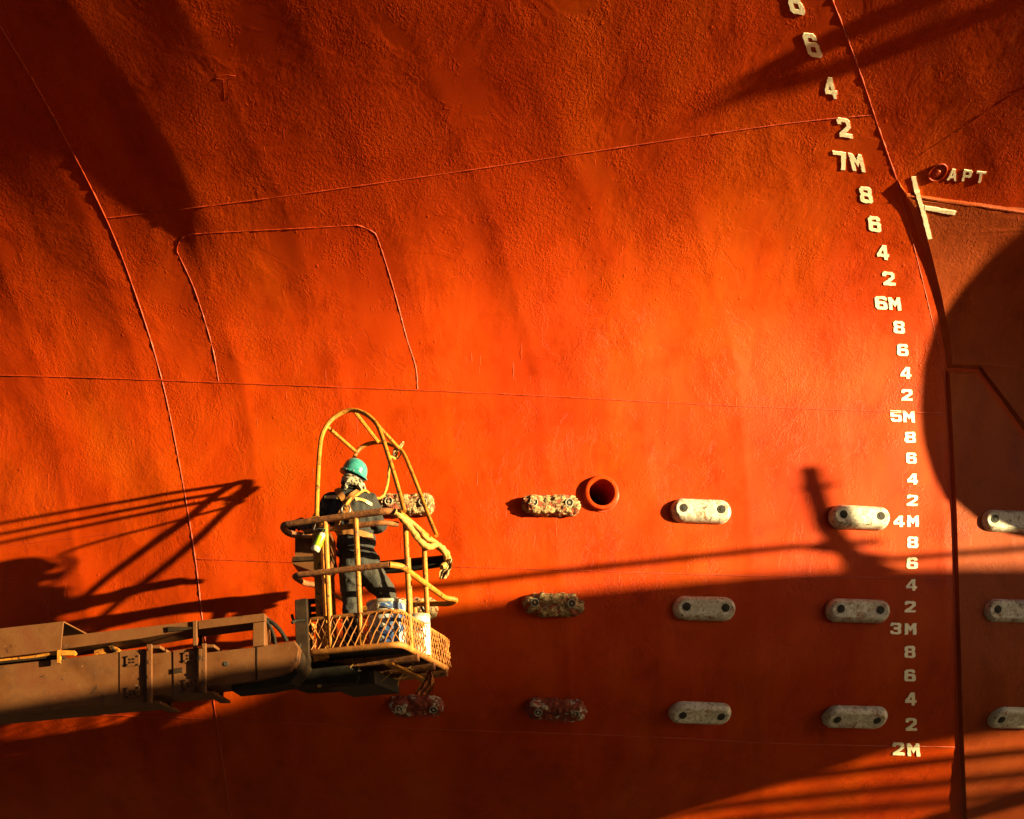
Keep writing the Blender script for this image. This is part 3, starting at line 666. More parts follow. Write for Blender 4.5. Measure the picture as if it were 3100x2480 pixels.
slab_part([(524, 1970), (610, 1959), (612, 2098), (526, 2105)], YB + .022, YB + .036, 'doubler', M['boom'], sec2, .002)
sec3 = slab_part([(622, 1976), (777, 1958), (892, 1940), (905, 1965), (900, 2000), (880, 2030), (850, 2042), (777, 2060), (622, 2080)], YB + .06, YE - .06, 'inner_boom', M['boom'])
slab_part([(776, 1957), (779, 1957), (779, 2060), (776, 2061)], YB + .055, YB + .07, 'seam_strip', M['boom_dark'], sec3, .001)
slab_part([(700, 2072), (780, 2059), (860, 2040), (890, 2020), (905, 2035), (880, 2066), (800, 2082), (700, 2092)], YB + .12, YE - .02, 'hose_carrier', M['rubber'])
mb = MB(); hc = P(684, 2010, YB + .058); mb.lathe(hc, (0, -1, 0), [(.020, -.002), (.018, .004), (0, .0045)], 16, (False, False)); part(mb, 'pin_hole_shade', M['hole'], sec3)  # flat dark disc carries the shade of the hole
def collar(x, y0, y1, wd):
    c = MB()
    c.slab([(x, y0), (x + wd, y0 - 1), (x + wd, y1 - 2), (x, y1)], YB - .035, YB - .005)
    c2 = P(x + wd / 2, y0, YB - .035); c3 = P(x + wd / 2, y1, YB - .035); hw = wd / F * YB / 2
    for q, sg in ((c2, 1), (c3, -1)):
        c.box((q[0] + .03, (YB + YE) / 2 + .02, q[2] - sg * .012), hw * 2 + .05, YE - YB + .04, .024)
    c.box((c2[0], YE + .02, (c2[2] + c3[2]) / 2), hw * 2, .03, c2[2] - c3[2])
    o_ = bevel(part(c, 'boom_collar', M['boom'], None, smooth=False), .004)
    bo = MB()
    for t in (.08, .3, .55, .8, .94):
        q = P(x + wd / 2, y0 + (y1 - y0) * t, YB - .036); bo.lathe(q, (0, -1, 0), [(.010, 0), (.010, .007), (0, .008)], 8, (False, False))
    part(bo, 'collar_bolt', M['boom'], o_)
    return o_
collar(443, 1951, 2130, 16); collar(610, 1948, 2100, 13)
for x0, y0, x1, y1, pr, yy in ((380, 1984, 422, 2017, sec1, YB - .006), (380, 2080, 422, 2114, sec1, YB - .006), (553, 1973, 598, 2005, sec2, YB + .022), (554, 2056, 598, 2089, sec2, YB + .022)):
    o_ = slab_part([(x0, y0 + 2), (x1, y0 - 3), (x1, y1 - 3), (x0, y1 + 2)], yy - .010, yy + .004, 'access_plate', M['boom'], pr, .003)
    bo = MB()
    for fx, fy in ((.12, .12), (.88, .08), (.12, .88), (.88, .86), (.36, .38), (.62, .34), (.36, .66), (.62, .62)):
        q = P(x0 + (x1 - x0) * fx, y0 + (y1 - y0) * fy, yy - .010); bo.lathe(q, (0, -1, 0), [(.008, 0), (.007, .006), (0, .007)], 8, (False, False))
    part(bo, 'plate_bolt', M['boom_dark'], o_)
slab_part([(524, 2024), (552, 2020), (552, 2036), (524, 2040)], YB + .012, YB + .03, 'name_plate', M['boom_dark'], sec2, .002)
# carrier beam above the boom
cb = slab_part([(188, 1926), (800, 1856), (801, 1877), (603, 1903), (560, 1909), (420, 1934), (186, 1966)], YB + .02, YB + .30, 'carrier_beam', M['boom'])
slab_part([(600, 1882), (801, 1858), (801, 1880), (600, 1905)], YB + .005, YB + .03, 'beam_sleeve', M['boom'], cb, .003)
slab_part([(506, 1897), (508, 1914), (596, 1903), (598, 1898)], YB + .003, YB + .025, 'torn_edge', M['boom_dark'], cb, .002)
slab_part([(765, 1880), (801, 1876), (801, 1954), (764, 1958)], YB + .03, YB + .24, 'beam_post', M['boom'])
slab_part([(582, 1880), (596, 1878), (597, 1960), (583, 1962)], YB + .0, YB + .02, 'beam_post', M['boom'])
slab_part([(600, 1905), (611, 1904), (611, 1952), (601, 1953)], YB + .26, YB + .29, 'beam_post', M['boom_dark'])
cov = MB(); q0 = [P(a, b, YB - .05) for a, b in ((-700, 1985), (192, 1884), (184, 1969), (-700, 2075))]
t_ = .012
def shell(pts, y0, y1):
    c_ = MB(); tl, tr, br, bl = pts
    c_.hexa([tl, tr, br, bl] + [q + np.array([0, t_, 0]) for q in (tl, tr, br, bl)])                         # front sheet
    up = np.array([0, 0, t_]); bk = np.array([0, y1 - y0, 0])
    c_.hexa([tl + bk * .03, tr + bk * .03, tr + bk, tl + bk] + [q + up for q in (tl + bk * .03, tr + bk * .03, tr + bk, tl + bk)])   # top sheet
    c_.hexa([tl + bk, tr + bk, (tr * .65 + br * .35) + bk, (tl * .65 + bl * .35) + bk] + [q + bk + np.array([0, t_, 0]) for q in (tl, tr, tr * .65 + br * .35, tl * .65 + bl * .35)])
    return c_
bevel(part(shell(q0, YB - .05, YB + .42), 'hose_cover', M['boom'], None, smooth=False), .003)
slab_part([(-700, 2078), (182, 1980), (182, 1988), (-700, 2088)], YB - .03, YB + .3, 'hose_tray', M['boom_dark'])
part(MB().tube(crom([P(-200, 2020, YB - .02), P(60, 1994, YB - .02), P(150, 1981, YB - .03), P(185, 1978, YB - .04), P(225, 1974, YB + .05)], 8), .012, 8), 'hydraulic_pipe', M['yellow'])
part(MB().slab([(176, 1968), (224, 1970), (230, 1978), (224, 1984), (182, 1984), (181, 2007), (173, 2007), (173, 1972)], YB - .07, YB - .04), 'latch_lever', M['yellow'], smooth=False)
slab_part([(283, 1970), (310, 1962), (330, 1955), (352, 1958), (362, 1968), (362, 1974), (283, 1984)], YB + .12, YB + .18, 'lug_bracket', M['yellow'])
part(MB().tube([P(338, 1955, YB + .1), P(342, 1966, YB + .1), P(352, 1972, YB + .1)], .012, 8), 'lug_pin', M['boom_dark'])
# nose, rotator and basket bracket
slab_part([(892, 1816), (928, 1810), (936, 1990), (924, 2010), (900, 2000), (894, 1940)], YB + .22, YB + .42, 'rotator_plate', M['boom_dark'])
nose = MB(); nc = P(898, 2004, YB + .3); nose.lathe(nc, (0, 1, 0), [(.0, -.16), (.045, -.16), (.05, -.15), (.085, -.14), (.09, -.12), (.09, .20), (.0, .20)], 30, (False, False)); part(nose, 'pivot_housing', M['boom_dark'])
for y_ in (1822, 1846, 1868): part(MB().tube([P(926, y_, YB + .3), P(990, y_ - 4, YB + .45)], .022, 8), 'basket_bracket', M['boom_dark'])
slab_part([(905, 2022), (960, 2000), (1040, 2010), (1090, 2040), (1080, 2066), (980, 2070), (900, 2074), (860, 2060)], YB + .5, YB + .95, 'basket_bracket', M['rubber'])  # near-black hose colour stands in for shade beneath the basket
for pts, r in (([(798, 1872), (822, 1884), (848, 1908), (868, 1942)], .017), ([(800, 1878), (820, 1900), (824, 1932), (830, 1950), (838, 1990), (862, 2018), (890, 2008), (904, 1975), (912, 1930), (900, 1890), (888, 1876), (884, 1862)], .012), ([(806, 1880), (826, 1915), (836, 1955), (850, 2000), (876, 2020), (900, 1990), (908, 1950)], .012), ([(884, 1886), (896, 1880), (924, 1878)], .014)):
    part(MB().tube(crom([P(a, b, YB + .1 + .02 * i) for i, (a, b) in enumerate(pts)], 8), r, 9), 'hose', M['rubber'])

# hoses bound along the side rail and the dark bundle on the rear rail: they only hang there
hz = [K(.01, .01, TOP - .005), K(-.02, .06, TOP - .03), K(-.045, .2, TOP - .075), K(-.05, .45, TOP - .13), K(-.055, .66, TOP - .115), K(-.05, .82, TOP - .045), K(-.045, 1.0, TOP - .02), K(-.05, 1.16, TOP - .04), K(-.03, 1.2, TOP - .10), K(.0, 1.12, TOP - .16)]
tag(MB().tube(crom(hz, 8), [.026 + .004 * math.sin(i * 1.3) for i in range(8 * (len(hz) - 1) + 1)], 12, rough=.06).build('wrapped_hose', M['tape']), 'thick yellow wrapped hose drooping along the right side rail of the basket', 'hose')
hz = [K(.01, .02, TOP - .01), K(-.06, .3, TOP - .035), K(-.065, .55, TOP - .07), K(-.06, .8, TOP - .03), K(-.055, 1.05, TOP - .055), K(-.02, 1.18, TOP - .07)]
tag(MB().tube(crom(hz, 8), .019, 10, rough=.06).build('wrapped_hose', M['tape']), 'thinner pale hose taped above the drooping hose on the right side rail', 'hose')
for r, dh, lb in ((.030, -.055, 'upper black hose along the rear rail behind the worker'), (.022, -.105, 'lower black hose along the rear rail behind the worker')):
    hz = [K(.0, SD + .02, TOP + dh), K(.25, SD - .02, TOP + dh - .02), K(.5, SD - .02, TOP + dh - .02), K(.78, SD - .06, TOP + dh)]
    tag(MB().tube(crom(hz, 8), r, 10).build('rail_hose', M['rubber']), lb, 'hose')

# ------------------------------------------------------------------ worker
YW = 9.2 * G
FLOOR = K(.45, .6, .024)[2]
def W(px, py, dy=0.0): return P(px, py, YW + dy)
hipL, hipR = W(1066, 1722, .0), W(1108, 1722, .03)
kneeL, kneeR = W(1064, 1812, .05), W(1172, 1800, .02)
ankL = np.array([W(1066, 1900)[0], YW - .02, FLOOR + .09]); ankR = np.array([W(1212, 1900)[0], YW + .02, FLOOR + .09])
body = MB()
pel = W(1088, 1700, .02); wst = W(1078, 1640, .02); che = W(1062, 1552, .0); shl, shr = W(1005, 1520, .02), W(1118, 1522, .02); nck = W(1066, 1492, .0); hd = W(1074, 1440, .03)
I3 = np.eye(3)
body.ellipsoid(pel, .175, .13, .135); body.ellipsoid(wst, .165, .12, .17); body.ellipsoid(che, .205, .135, .20); body.ellipsoid(W(1060, 1508, 0), .165, .105, .085)
body.capsule(W(1064, 1510, .0), W(1070, 1462, .02), .082, .066); body.ellipsoid(hd, .078, .097, .115)
body.ellipsoid(hd + np.array([.02, .098, -.01]), .016, .02, .022)                                   # nose, towards the hull
body.ellipsoid(hd + np.array([.083, .0, -.02]), .012, .026, .034); body.ellipsoid(hd + np.array([-.083, .0, -.02]), .012, .026, .034)   # ears
elL, elR = W(958, 1592, .02), W(1146, 1590, .04); haL, haR = W(914, 1590, .16), W(1122, 1600, .34)
body.capsule(shl, elL, .085, .066); body.capsule(elL, haL, .064, .044)
body.capsule(shr, elR, .088, .068); body.capsule(elR, haR, .066, .044)
body.capsule(hipL, kneeL, .115, .082); body.capsule(kneeL, ankL + np.array([0, 0, .02]), .082, .066)
body.capsule(hipR, kneeR, .118, .086); body.capsule(kneeR, ankR + np.array([0, 0, .02]), .084, .066)
for a in (ankL, ankR):
    body.capsule(a + np.array([0, -.05, -.045]), a + np.array([0, .13, -.055]), .046, .038)
tmp = body.build('tmp_body', M['black_cloth'])
rm = tmp.modifiers.new('r', 'REMESH'); rm.mode = 'VOXEL'; rm.voxel_size = .011
sm = tmp.modifiers.new('s', 'SMOOTH'); sm.factor = .6; sm.iterations = 7
dg = bpy.context.evaluated_depsgraph_get(); dg.update()
bme = bpy.data.meshes.new_from_object(tmp.evaluated_get(dg)); bpy.data.objects.remove(tmp)
zb = wst[2] - .10
for v in bme.vertices:                           # folds in the cloth
    c = v.co
    if c.z < nck[2] - .02:
        k = .016 if c.z > zb else .014
        st = Vector((c.x * 9 + c.z * 5, c.y * 9, c.z * 7 - c.x * 4))
        r_ = 1 - abs(noise.noise(st) * 2); q = v.normal * (k * (r_ - .5) + .006 * noise.noise(c * 26)); v.co = c + q
bme.materials.clear()
for q in ('black_cloth', 'grey_cloth', 'skin', 'hair', 'rubber'): bme.materials.append(M[q])
hem = wst[2] - .16
for f in bme.polygons:
    c = f.center; f.use_smooth = True
    if c.z > nck[2] + .05: f.material_index = 3 if c.y < hd[1] + .02 else 2
    elif c.z < FLOOR + .10: f.material_index = 4
    elif c.z < hem + .02 * math.sin(c.x * 18): f.material_index = 1
    else: f.material_index = 0
person = bpy.data.objects.new('person', bme); C.objects.link(person)
tag(person, 'worker seen from behind in dark overalls and teal helmet standing in the lift basket', 'person')
bvh = BVHTree.FromPolygons([v.co[:] for v in bme.vertices], [p.vertices[:] for p in bme.polygons])
def on_body(px, py, off=.006):
    d = Vector(P(px, py, 1.0)); d.normalize(); h = bvh.ray_cast(Vector((0, 0, 0)), d)
    return None if h[0] is None else np.array(h[0] + h[1] * off)
def strap(pts, wd, name, m, parent=None, off=.007):
    q = [on_body(a[0], a[1], off) for a in crom([(x, y, 0) for x, y in pts], 6)]; q = [p for p in q if p is not None]
    vs = []; fs = []; n = len(q)
    for i in range(n):
        t = q[min(i + 1, n - 1)] - q[max(i - 1, 0)]; t /= np.linalg.norm(t) + 1e-9
        loc = bvh.find_nearest(Vector(q[i])); nn = np.array(loc[1]); nn[1] -= .6; nn /= np.linalg.norm(nn)
        e = np.cross(t, nn); e /= np.linalg.norm(e) + 1e-9
        for a, b in ((-.5, -.006), (.5, -.006), (.5, .005), (-.5, .005)): vs.append(q[i] + e * wd * a + nn * b)
    for i in range(n - 1):
        for k in range(4):
            l = (k + 1) % 4; fs.append((i * 4 + k, i * 4 + l, i * 4 + 4 + l, i * 4 + 4 + k))
    fs += [(0, 1, 2, 3), tuple((n - 1) * 4 + k for k in (3, 2, 1, 0))]
    mb = MB(); mb.add(vs, fs); return mb.build(name, m, parent or person)
har = strap([(1020, 1482), (1032, 1498), (1044, 1518), (1052, 1536), (1060, 1552), (1066, 1572)], .050, 'safety_harness', M['strap'], off=.010)
strap([(1092, 1486), (1074, 1497), (1058, 1514), (1046, 1534), (1036, 1552), (1026, 1572)], .050, 'harness_strap', M['strap'], har, .013)
strap([(1020, 1612), (1045, 1611), (1075, 1614), (1104, 1620), (1126, 1628)], .052, 'harness_belt', M['strap'], har, .012)
strap([(1066, 1572), (1070, 1592), (1072, 1612)], .045, 'harness_strap', M['strap'], har, .011)
strap([(1026, 1572), (1022, 1592), (1024, 1612)], .045, 'harness_strap', M['strap'], har, .011)
dr = on_body(1048, 1538, .03)
mb = MB(); mb.tube([dr + np.array([math.cos(a) * .035, -.01, math.sin(a) * .04 - .03]) for a in np.linspace(0, 2 * math.pi, 18, endpoint=False)], .006, 7, closed=True); mb.build('harness_ring', M['steel'], har)
strap([(984, 1508), (1000, 1506), (1018, 1506), (1034, 1510)], .026, 'reflective_stripe', M['stripe'])
strap([(1074, 1513), (1090, 1514), (1108, 1520), (1124, 1529)], .026, 'reflective_stripe', M['stripe'])
strap([(1040, 1664), (1060, 1667), (1085, 1672), (1112, 1676), (1128, 1676)], .012, 'jacket_hem', M['black_cloth'])
# collar and scarf
cl = MB(); cb0 = W(1066, 1484, .01); ctop = W(1068, 1464, .015)
ax = ctop - cb0; cl.lathe(cb0 - ax * .4, ax, [(.105, 0), (.096, .03), (.090, .06), (.094, .085), (.086, .088), (.078, .03)], 24, (False, False)); cl.build('jacket_collar', M['black_cloth'], person)
sc = MB(); rng2 = random.Random(3)
for k in range(2):
    a0 = W(1070, 1462 + k * 8, .03)
    sc.tube([a0 + np.array([math.cos(a) * (.085 + .006 * k), math.sin(a) * (.105), .03 * math.cos(a + 2.6) + .006 * math.sin(3 * a + k)]) for a in np.linspace(0, 2 * math.pi, 26, endpoint=False)], .016, 8, closed=True, rough=.14)
kn = W(1058, 1456, -.10); sc.ellipsoid(kn, .045, .025, .03); sc.ellipsoid(W(1070, 1460, -.095), .04, .022, .03)
sc.tube(crom([kn, kn + np.array([-.025, -.01, -.03]), kn + np.array([-.035, -.005, -.075])], 5), [.022, .022, .022, .02, .02, .02, .018, .016, .014, .012, .010], 7, rough=.15)
sc.tube(crom([W(1070, 1460, -.10), W(1086, 1470, -.10), W(1094, 1486, -.09)], 5), .016, 7, rough=.15)
sc.build('head_scarf', M['scarf'], person)
# helmet
up = np.array([math.sin(math.radians(21)), -.10, math.cos(math.radians(21))]); up /= np.linalg.norm(up)
hb = W(1071, 1436, .02); hl = MB()
hl.lathe(hb, up, [(0.1075, 0.0000), (0.1193, -0.0050), (0.1201, 0.0034), (0.1058, 0.0118), (0.1042, 0.0336), (0.0991, 0.0630), (0.0882, 0.0882), (0.0697, 0.1092), (0.0462, 0.1226), (0.0218, 0.1294), (0.0000, 0.1310)], 40, (False, False))
hl.lathe(hb, up, [(0.1075, 0.0000), (0.0991, 0.0252), (0.0840, 0.0756), (0.0000, 0.1176)], 40, (False, False))
hlm = hl.build('hard_hat', M['helmet'], person, angle=50)
# visor peak towards the wearer's front left
pk = MB(); fwd = np.array([-.62, .78, 0]); fwd -= up * np.dot(fwd, up); fwd /= np.linalg.norm(fwd); sdv = np.cross(up, fwd)
outer = [hb + fwd * (math.cos(a) * .155) + sdv * (math.sin(a) * .113) - up * .016 for a in np.linspace(-1.35, 1.35, 15)]; inner = [hb + fwd * (math.cos(a) * .10) + sdv * (math.sin(a) * .10) + up * .008 for a in np.linspace(-1.35, 1.35, 15)]
vs = outer + inner + [q + up * .006 for q in outer] + [q + up * .006 for q in inner]; n = 15; fs = []
for i in range(n - 1): fs += [(i, i + 1, n + i + 1, n + i), (2 * n + i, 3 * n + i, 3 * n + i + 1, 2 * n + i + 1), (i, 2 * n + i, 2 * n + i + 1, i + 1)]
pk.add(vs, fs); pk.build('helmet_peak', M['helmet'], hlm)
rv = MB()
for q in ((1048, 1420), (1070, 1424)):
    c_ = P(q[0], q[1], YW - .10); rv.ellipsoid(c_, .007, .007, .007, nu=8, nv=6)
rv.build('helmet_rivet', M['steel'], hlm)
# gloves: palm, four unequal bent fingers and a thumb each
def glove(c, fwd_, side, dwn, name='glove'):
    g = MB(); fwd_, side, dwn = (np.array(v, float) / np.linalg.norm(v) for v in (fwd_, side, dwn))
    g.capsule(c - fwd_ * .05, c + fwd_ * .015, .040, .040)
    for i, (o_, l_) in enumerate(((-.034, .062), (-.011, .072), (.012, .068), (.034, .052))):
        a = c + fwd_ * .030 + side * o_; b = a + fwd_ * l_ * .45 + dwn * .008; d = b + fwd_ * l_ * .28 + dwn * l_ * .35; e = d + dwn * l_ * .38 - fwd_ * l_ * .10
        g.tube(crom([a, b, d, e], 4), [.0115] * 8 + [.0105] * 4 + [.008], 8)
    a = c - fwd_ * .01 - side * .038; g.tube(crom([a, a + fwd_ * .03 - side * .022 + dwn * .01, a + fwd_ * .055 - side * .014 + dwn * .03], 4), [.014] * 4 + [.0125] * 4 + [.009], 8)
    return g.build(name, M['rubber'], person)
glove(haL + np.array([-.045, .03, .02]), (-.8, .5, -.1), (-.5, -.8, 0), (0, .1, -1))
glove(haR + np.array([-.02, .07, .0]), (-.2, .95, .05), (1, .2, 0), (0, .1, -1))

# lanyard from the harness to the guard cage, with its hook
tie = near(1206, 1357, ra)
rp = [dr + np.array([0, -.01, .0])] + [on_body(x, y, .02) if on_body(x, y, .02) is not None else W(x, y, -.05) for x, y in ((1062, 1516), (1082, 1502), (1104, 1492))] + [W(1122, 1498, -.02), W(1142, 1509, 0), W(1160, 1500, .02), W(1172, 1470, .04), W(1177, 1430, .06), W(1181, 1385, .06)] + [tie + np.array([-.025, -.02, -.10]), tie + np.array([-.01, -.02, -.04])]
tag(MB().tube(crom(rp, 8), .0115, 8, rough=.10).build('safety_rope', M['rope']), 'yellow rope running from the worker\'s harness up to the guard cage', 'rope')
hk = thing('carabiner', 'small steel hook with twisted binding where the rope meets the guard cage', 'hook', tie)
MB().tube([tie + np.array([-.01 + .032 * math.cos(a), -.03, -.055 + .05 * math.sin(a)]) for a in np.linspace(0, 2 * math.pi, 20, endpoint=False)], .006, 7, closed=True).build('hook_body', M['steel'], hk)
MB().tube([tie + np.array([.02 * math.cos(a * 5) + .012 * (a - 3), .03 * math.sin(a * 5), .03 * math.cos(a * 5) + .012 * (a - 3)]) for a in np.linspace(0, 6, 70)], .007, 6).build('hook_binding', M['rag'], hk)

# ------------------------------------------------------------------ paint cans, bottle, rags
def can(c, r, h, mbody, label, grp=None, tilt=0):
    root = thing('paint_can', label, 'paint can', c, grp)
    MB().lathe(c, BU, [(r * .93, 0), (r * .95, .01), (r, h * .97), (r * 1.0, h)], 40, (True, False)).build('can_body', mbody, root)
    rim_ = MB().lathe(c, BU, [(r * 1.0, h * .93), (r * 1.045, h * .945), (r * 1.045, h * .985), (r * 1.0, h), (r * .94, h * .995), (r * .94, h * .6)], 40, (False, False)).build('can_rim', M['can_rim'], root)
    MB().lathe(c, BU, [(r * 1.005, h * .76), (r * 1.03, h * .77), (r * 1.03, h * .79), (r * 1.005, h * .80)], 40, (False, False)).build('can_band', M['can_rim'], root)
    q = c + BU * h * .84
    MB().tube(crom([q + np.array([-.35, -.95, 0]) * r * 1.03, q + np.array([.1, -1.05, -.10 / r * .1]) * r, q + np.array([.75, -.72, -.3]) * r, q + np.array([.98, .2, .0]) * r], 8), .005, 6).build('can_handle', M['steel'], root)
    MB().lathe(q + np.array([-.35, -.95, 0]) * r * 1.0, (-.35, -.95, 0), [(.016, 0), (.016, .012), (0, .013)], 12, (False, False)).build('handle_lug', M['can_rim'], root)
    return root
c = K(.24, .34, .024); can(c, .155, .40, M['blue_can'], 'large blue and white paint can standing behind the mesh at the basket front')
c = K(.06, .62, .024); can(c, .095, .34, M['white_can'], 'smaller white paint can right of the blue one, against the side posts')
bt = thing('spray_bottle', 'lime yellow bottle hanging by a wire from the left end of the top rail', 'bottle', P(964, 1642, 8.62 * G))
b0, b1 = P(953, 1668, 8.62 * G), P(978, 1614, 8.62 * G); ax = b1 - b0
MB().lathe(b0, ax, [(.030, 0), (.034, .008), (.034, .03), (.030, .045)], 20, (True, False)).build('bottle_base', M['clear'], bt)
MB().lathe(b0, ax, [(.031, .035), (.034, .05), (.034, .115), (.031, .125)], 20, (False, False)).build('bottle_label', M['lime'], bt)
MB().lathe(b0, ax, [(.031, .125), (.028, .145), (.014, .16), (.012, .172)], 20, (False, True)).build('bottle_neck', M['clear'], bt)
MB().lathe(b0, ax, [(.017, .168), (.017, .19), (.0, .191)], 14, (False, False)).build('bottle_cap', M['lime'], bt)
MB().tube(crom([P(978, 1614, 8.6 * G), P(986, 1604, 8.6 * G), P(962, 1600, 8.6 * G), P(950, 1606, 8.62 * G), P(954, 1590, 8.64 * G), P(958, 1578, 8.66 * G)], 6), .004, 6).build('hanging_wire', M['steel'], bt)

def rag(pts, wds, Y, name, m, label, cat='rag', seed=1):
    q = crom([P(a, b, Y) for a, b in pts], 6); n = len(q); ws = np.interp(np.linspace(0, 1, n), np.linspace(0, 1, len(wds)), wds); vs = []; fs = []; cs = 9
    for i in range(n):
        for s_ in (0, 1):
            for k in range(cs):
                t = k / (cs - 1) - .5
                fold = .018 * math.sin(t * 14 + i * .25 + seed) + .02 * noise.noise(Vector((t * 3, i * .2, seed)))
                vs.append(q[i] + np.array([t * ws[i] * (1 + .15 * noise.noise(Vector((i * .4, seed, t)))), fold + s_ * .004, .012 * noise.noise(Vector((t * 5, i * .3, seed + 4)))]))
    w_ = 2 * cs
    for i in range(n - 1):
        for k in range(cs - 1):
            a = i * w_ + k; fs += [(a, a + 1, a + w_ + 1, a + w_), (a + cs, a + cs + w_, a + cs + w_ + 1, a + cs + 1)]
        for k in (0, cs - 1):
            a = i * w_ + k; fs.append((a, a + w_, a + w_ + cs, a + cs))
    mb = MB(); mb.add(vs, fs); return tag(mb.build(name, m), label, cat)
rag([(1366, 1692), (1362, 1706), (1352, 1722), (1344, 1738), (1340, 1752)], [.02, .04, .085, .08, .05], 9.62 * G, 'rag', M['rag'], 'pale dirty rag hanging from the far end of the side rail', seed=2)
rag([(1300, 2030), (1300, 2050), (1296, 2072), (1286, 2092), (1282, 2104)], [.02, .07, .11, .13, .12], 9.3 * G, 'rag', M['orange_rag'], 'orange rag dangling under the right end of the basket floor', seed=5)
rag([(1000, 2018), (992, 2034), (982, 2050), (970, 2072), (962, 2080)], [.06, .055, .05, .025, .02], 8.95 * G, 'rag', M['rag'], 'stiff yellow strip of cloth hanging below the left end of the basket floor', seed=8)
for pts, Y in (([(1063, 1992), (1070, 2008), (1060, 2022), (1066, 2034)], 8.9), ([(1195, 2018), (1182, 2040), (1166, 2052), (1152, 2064)], 9.1), ([(1240, 2020), (1222, 2038), (1208, 2056), (1204, 2080)], 9.2), ([(1306, 2000), (1298, 2030), (1280, 2060), (1262, 2095)], 9.35), ([(1092, 2010), (1088, 2022), (1086, 2030)], 8.95), ([(1245, 2004), (1252, 2012), (1240, 2020), (1250, 2030)], 9.2)):
    tag(MB().tube(crom([P(a, b, Y * G + .01 * i) for i, (a, b) in enumerate(pts)], 6), .0045, 5).build('hanging_string', M['rope']), 'thin frayed string hanging under the basket floor', 'string', 'strings under the basket')

# ------------------------------------------------------------------ things beside and behind the camera that shade the hull
def cast(px, py, Lc): return hit1(px, py) + S * Lc
def cast_y(px, py, Y):
    p = hit1(px, py); return p + S * ((p[1] - Y) / -S[1])
def cast_x(px, py, X):
    p = hit1(px, py); return p + S * ((X - p[0]) / S[0])
# propeller aft of the stern
XP = 9.0
prop = thing('propeller', 'large bronze ship propeller aft of the stern plate', 'propeller', (XP, 11.2, 3.0))
out = [(3180, 560), (3098, 648), (3040, 712), (2960, 795), (2900, 870), (2858, 935), (2815, 1060), (2797, 1160), (2794, 1256), (2803, 1340), (2827, 1423), (2866, 1508), (2940, 1572), (3040, 1622), (3200, 1660), (3300, 1655)]
bl = [cast_x(a, b, XP) for a, b in out]
root_ = [np.array([XP, 11.1, 2.2]), np.array([XP, 11.1, 6.4])]
poly = bl + root_; n = len(poly)
MB().add([q + np.array([-.05, 0, 0]) for q in poly] + [q + np.array([.05, 0, 0]) for q in poly], [tuple(range(n)), tuple(range(n, 2 * n))[::-1]] + [(i, (i + 1) % n, n + (i + 1) % n, n + i) for i in range(n)]).build('blade', M['bronze'], prop, smooth=False)
MB().lathe((XP - 2.6, 11.6, 3.1), (1, 0, 0), [(.3, 0), (.3, 2.1), (.6, 2.2), (.55, 2.9), (.3, 3.3), (0, 3.45)], 30, (True, False)).build('hub', M['bronze'], prop)
for s_ in (1,):
    MB().hexa([(XP - .05, 11.2, 3.1 + s_ * .5), (XP - .05, 12.0, 3.1 + s_ * .5), (XP - .2, 12.3, 3.1 + s_ * 2.4), (XP - .2, 11.2, 3.1 + s_ * 2.4), (XP + .05, 11.2, 3.1 + s_ * .5), (XP + .05, 12.0, 3.1 + s_ * .5), (XP - .1, 12.3, 3.1 + s_ * 2.4), (XP - .1, 11.2, 3.1 + s_ * 2.4)]).build('blade', M['bronze'], prop, smooth=False)
# made-up shadow casters out of view: a band outline, rods and a post
YG = 4.4
gw = thing('band_shadow_caster', 'unseen band with rods, added to cast the broad shadow on the hull', 'band_shadow_caster', cast_y(2500, 2000, YG))
topg = [np.array([a, YG, b]) for a, b in ((4.0, 2.16), (5.6, 2.34), (6.6, 2.50), (7.4, 2.62), (7.6, 2.68), (9.3, 2.86), (10.4, 3.03), (11.6, 3.17))] + [cast_y(a, b, YG) for a, b in ((940, 2105), (1020, 2020), (1120, 1925), (1250, 1872), (1500, 1824), (1900, 1774), (2300, 1736), (2600, 1717), (3100, 1718), (3600, 1725))]  # outline shaped to shade the lower boom and leave the basket lit
botg = [np.array([a, YG, b]) for a, b in ((4.0, .9), (5.6, .9), (6.6, .95), (7.4, 1.0), (7.6, 1.05), (9.3, 1.2), (10.4, 1.5), (11.6, 1.8), (12.6, 2.0), (13.2, 2.08))] + [cast_y(a, b, YG) for a, b in ((400, 2740), (800, 2715), (1250, 2640), (1900, 2520), (2350, 2378), (2650, 2288), (3100, 2214), (3600, 2165))]
mb = MB(); n = len(topg); vs = []; fs = []
for q in (topg, botg): vs += [p for p in q] 
vs += [p + np.array([0, -.18, 0]) for p in topg] + [p + np.array([0, -.18, 0]) for p in botg]
for i in range(n - 1): fs += [(i, i + 1, n + i + 1, n + i), (2 * n + i, 3 * n + i, 3 * n + i + 1, 2 * n + i + 1), (i, 2 * n + i, 2 * n + i + 1, i + 1), (n + i, n + i + 1, 3 * n + i + 1, 3 * n + i)]
fs += [(0, n, 3 * n, 2 * n), (n - 1, 3 * n - 1, 4 * n - 1, 2 * n - 1)]
mb.add(vs, fs).build('shadow_panel', M['grey_paint'], gw, smooth=False)
MB().tube([cast_y(a, b, 7.0) for a, b in ((1000, 1808), (1400, 1766), (1900, 1708), (2420, 1654), (2708, 1692), (3042, 1668), (3500, 1630))], .034, 8).build('shadow_rail', M['grey_paint'], gw)
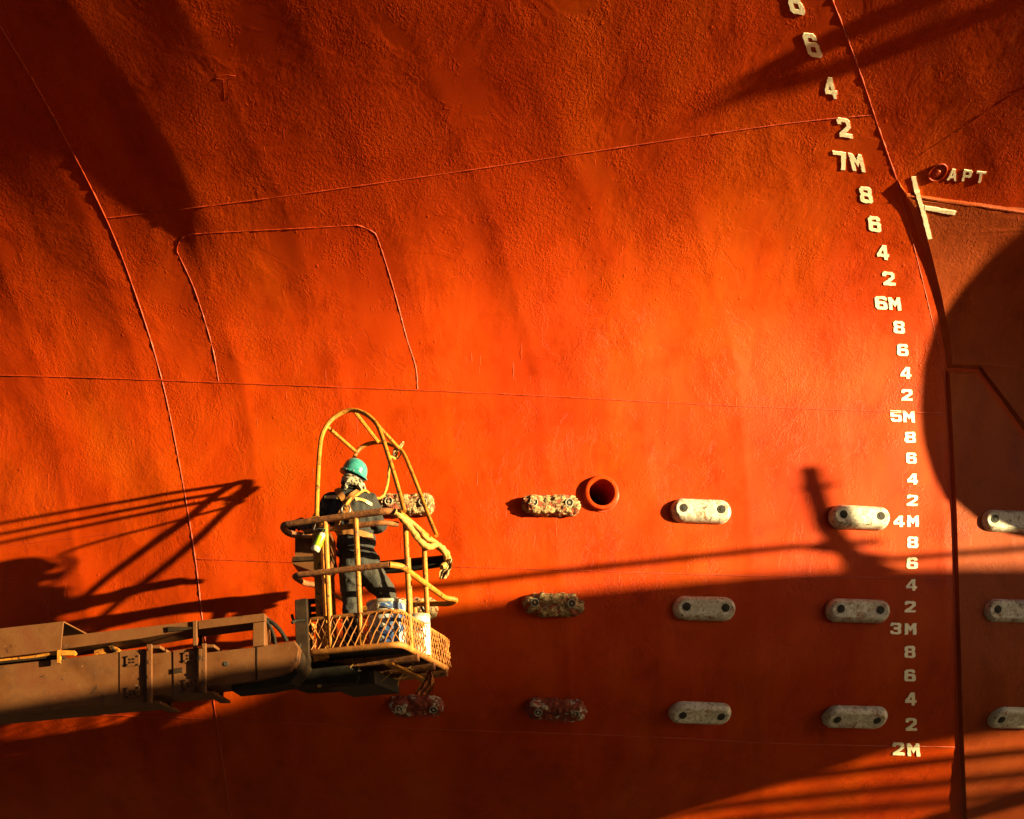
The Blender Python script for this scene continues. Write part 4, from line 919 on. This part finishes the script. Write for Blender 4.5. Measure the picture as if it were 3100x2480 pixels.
for l in (((2150, 2386), (2300, 2368), (2884, 2299), (3100, 2277), (3600, 2225)), ((2150, 2446), (2300, 2427), (2884, 2368), (3100, 2344), (3600, 2290)), ((2100, 2500), (2359, 2470), (2884, 2427), (3100, 2407), (3600, 2360))):
    MB().tube([cast_y(a, b, 8.1) for a, b in l], .042, 8).build('pipe', M['grey_paint'], gw)  # added rods, placed for the stripes of shadow they throw
po = thing('post_shadow_caster', 'unseen leaning post with cross pins, added for its shadow on the hull', 'post', cast_y(2640, 1720, 7.0))  # post invented to throw the leaning shadow
q = [cast_y(a, b, 7.0) for a, b in ((2446, 1410), (2484, 1410), (2500, 1470), (2522, 1540), (2556, 1600), (2590, 1650), (2650, 1690), (2730, 1722), (2590, 1735), (2552, 1670), (2530, 1640), (2490, 1600), (2474, 1530), (2456, 1470))]
n = len(q); MB().add(q + [p + np.array([.01, -.06, 0]) for p in q], [tuple(range(n)), tuple(range(n, 2 * n))[::-1]] + [(i, (i + 1) % n, n + (i + 1) % n, n + i) for i in range(n)]).build('post_column', M['grey_paint'], po, smooth=False)
MB().tube([cast_y(2424, 1482, 6.95), cast_y(2530, 1467, 6.95)], .022, 8).build('cross_pin', M['grey_paint'], po)
MB().tube([cast_y(2470, 1648, 6.95), cast_y(2660, 1640, 6.95)], .03, 8).build('cross_pin', M['grey_paint'], po)
for X in (5.2, 21.5): 
    MB().box((X, YG - .09, .2), .3, .16, 3.6).build('trestle_leg', M['grey_paint'], gw, smooth=False)
dk = thing('fork_shadow_caster', 'unseen forked arm added to cast two shadow streaks on the hull', 'fork_shadow_caster', cast(3300, -80, 4.5) * np.array([1, 1, 0]))  # made-up arms, laid out along the streaks they shade
a1 = [cast(x, y, 4.5) for x, y in ((2285, 268), (2480, 226), (2700, 163), (2900, 85), (3100, 2), (3300, -85), (3700, -260))]
a2 = [cast(x, y, 4.5) for x, y in ((2290, 262), (2380, 205), (2480, 140), (2640, 62), (2800, -5), (3000, -90), (3400, -260))]
MB().tube(a1, .034, 9).build('arm', M['grey_paint'], dk); MB().tube(a2, [.025, .04, .06, .06, .06, .06, .06], 9).build('arm', M['grey_paint'], dk)
a3 = a1[-1] + np.array([14, 0, 1.5]); MB().tube([a1[-1] + np.array([0, 0, .0]), a3], .06, 8).build('arm', M['grey_paint'], dk); e_ = a3; MB().tube([e_ + np.array([0, 0, .4]), np.array([e_[0], e_[1], -1.6])], .2, 10).build('mast', M['grey_paint'], dk)
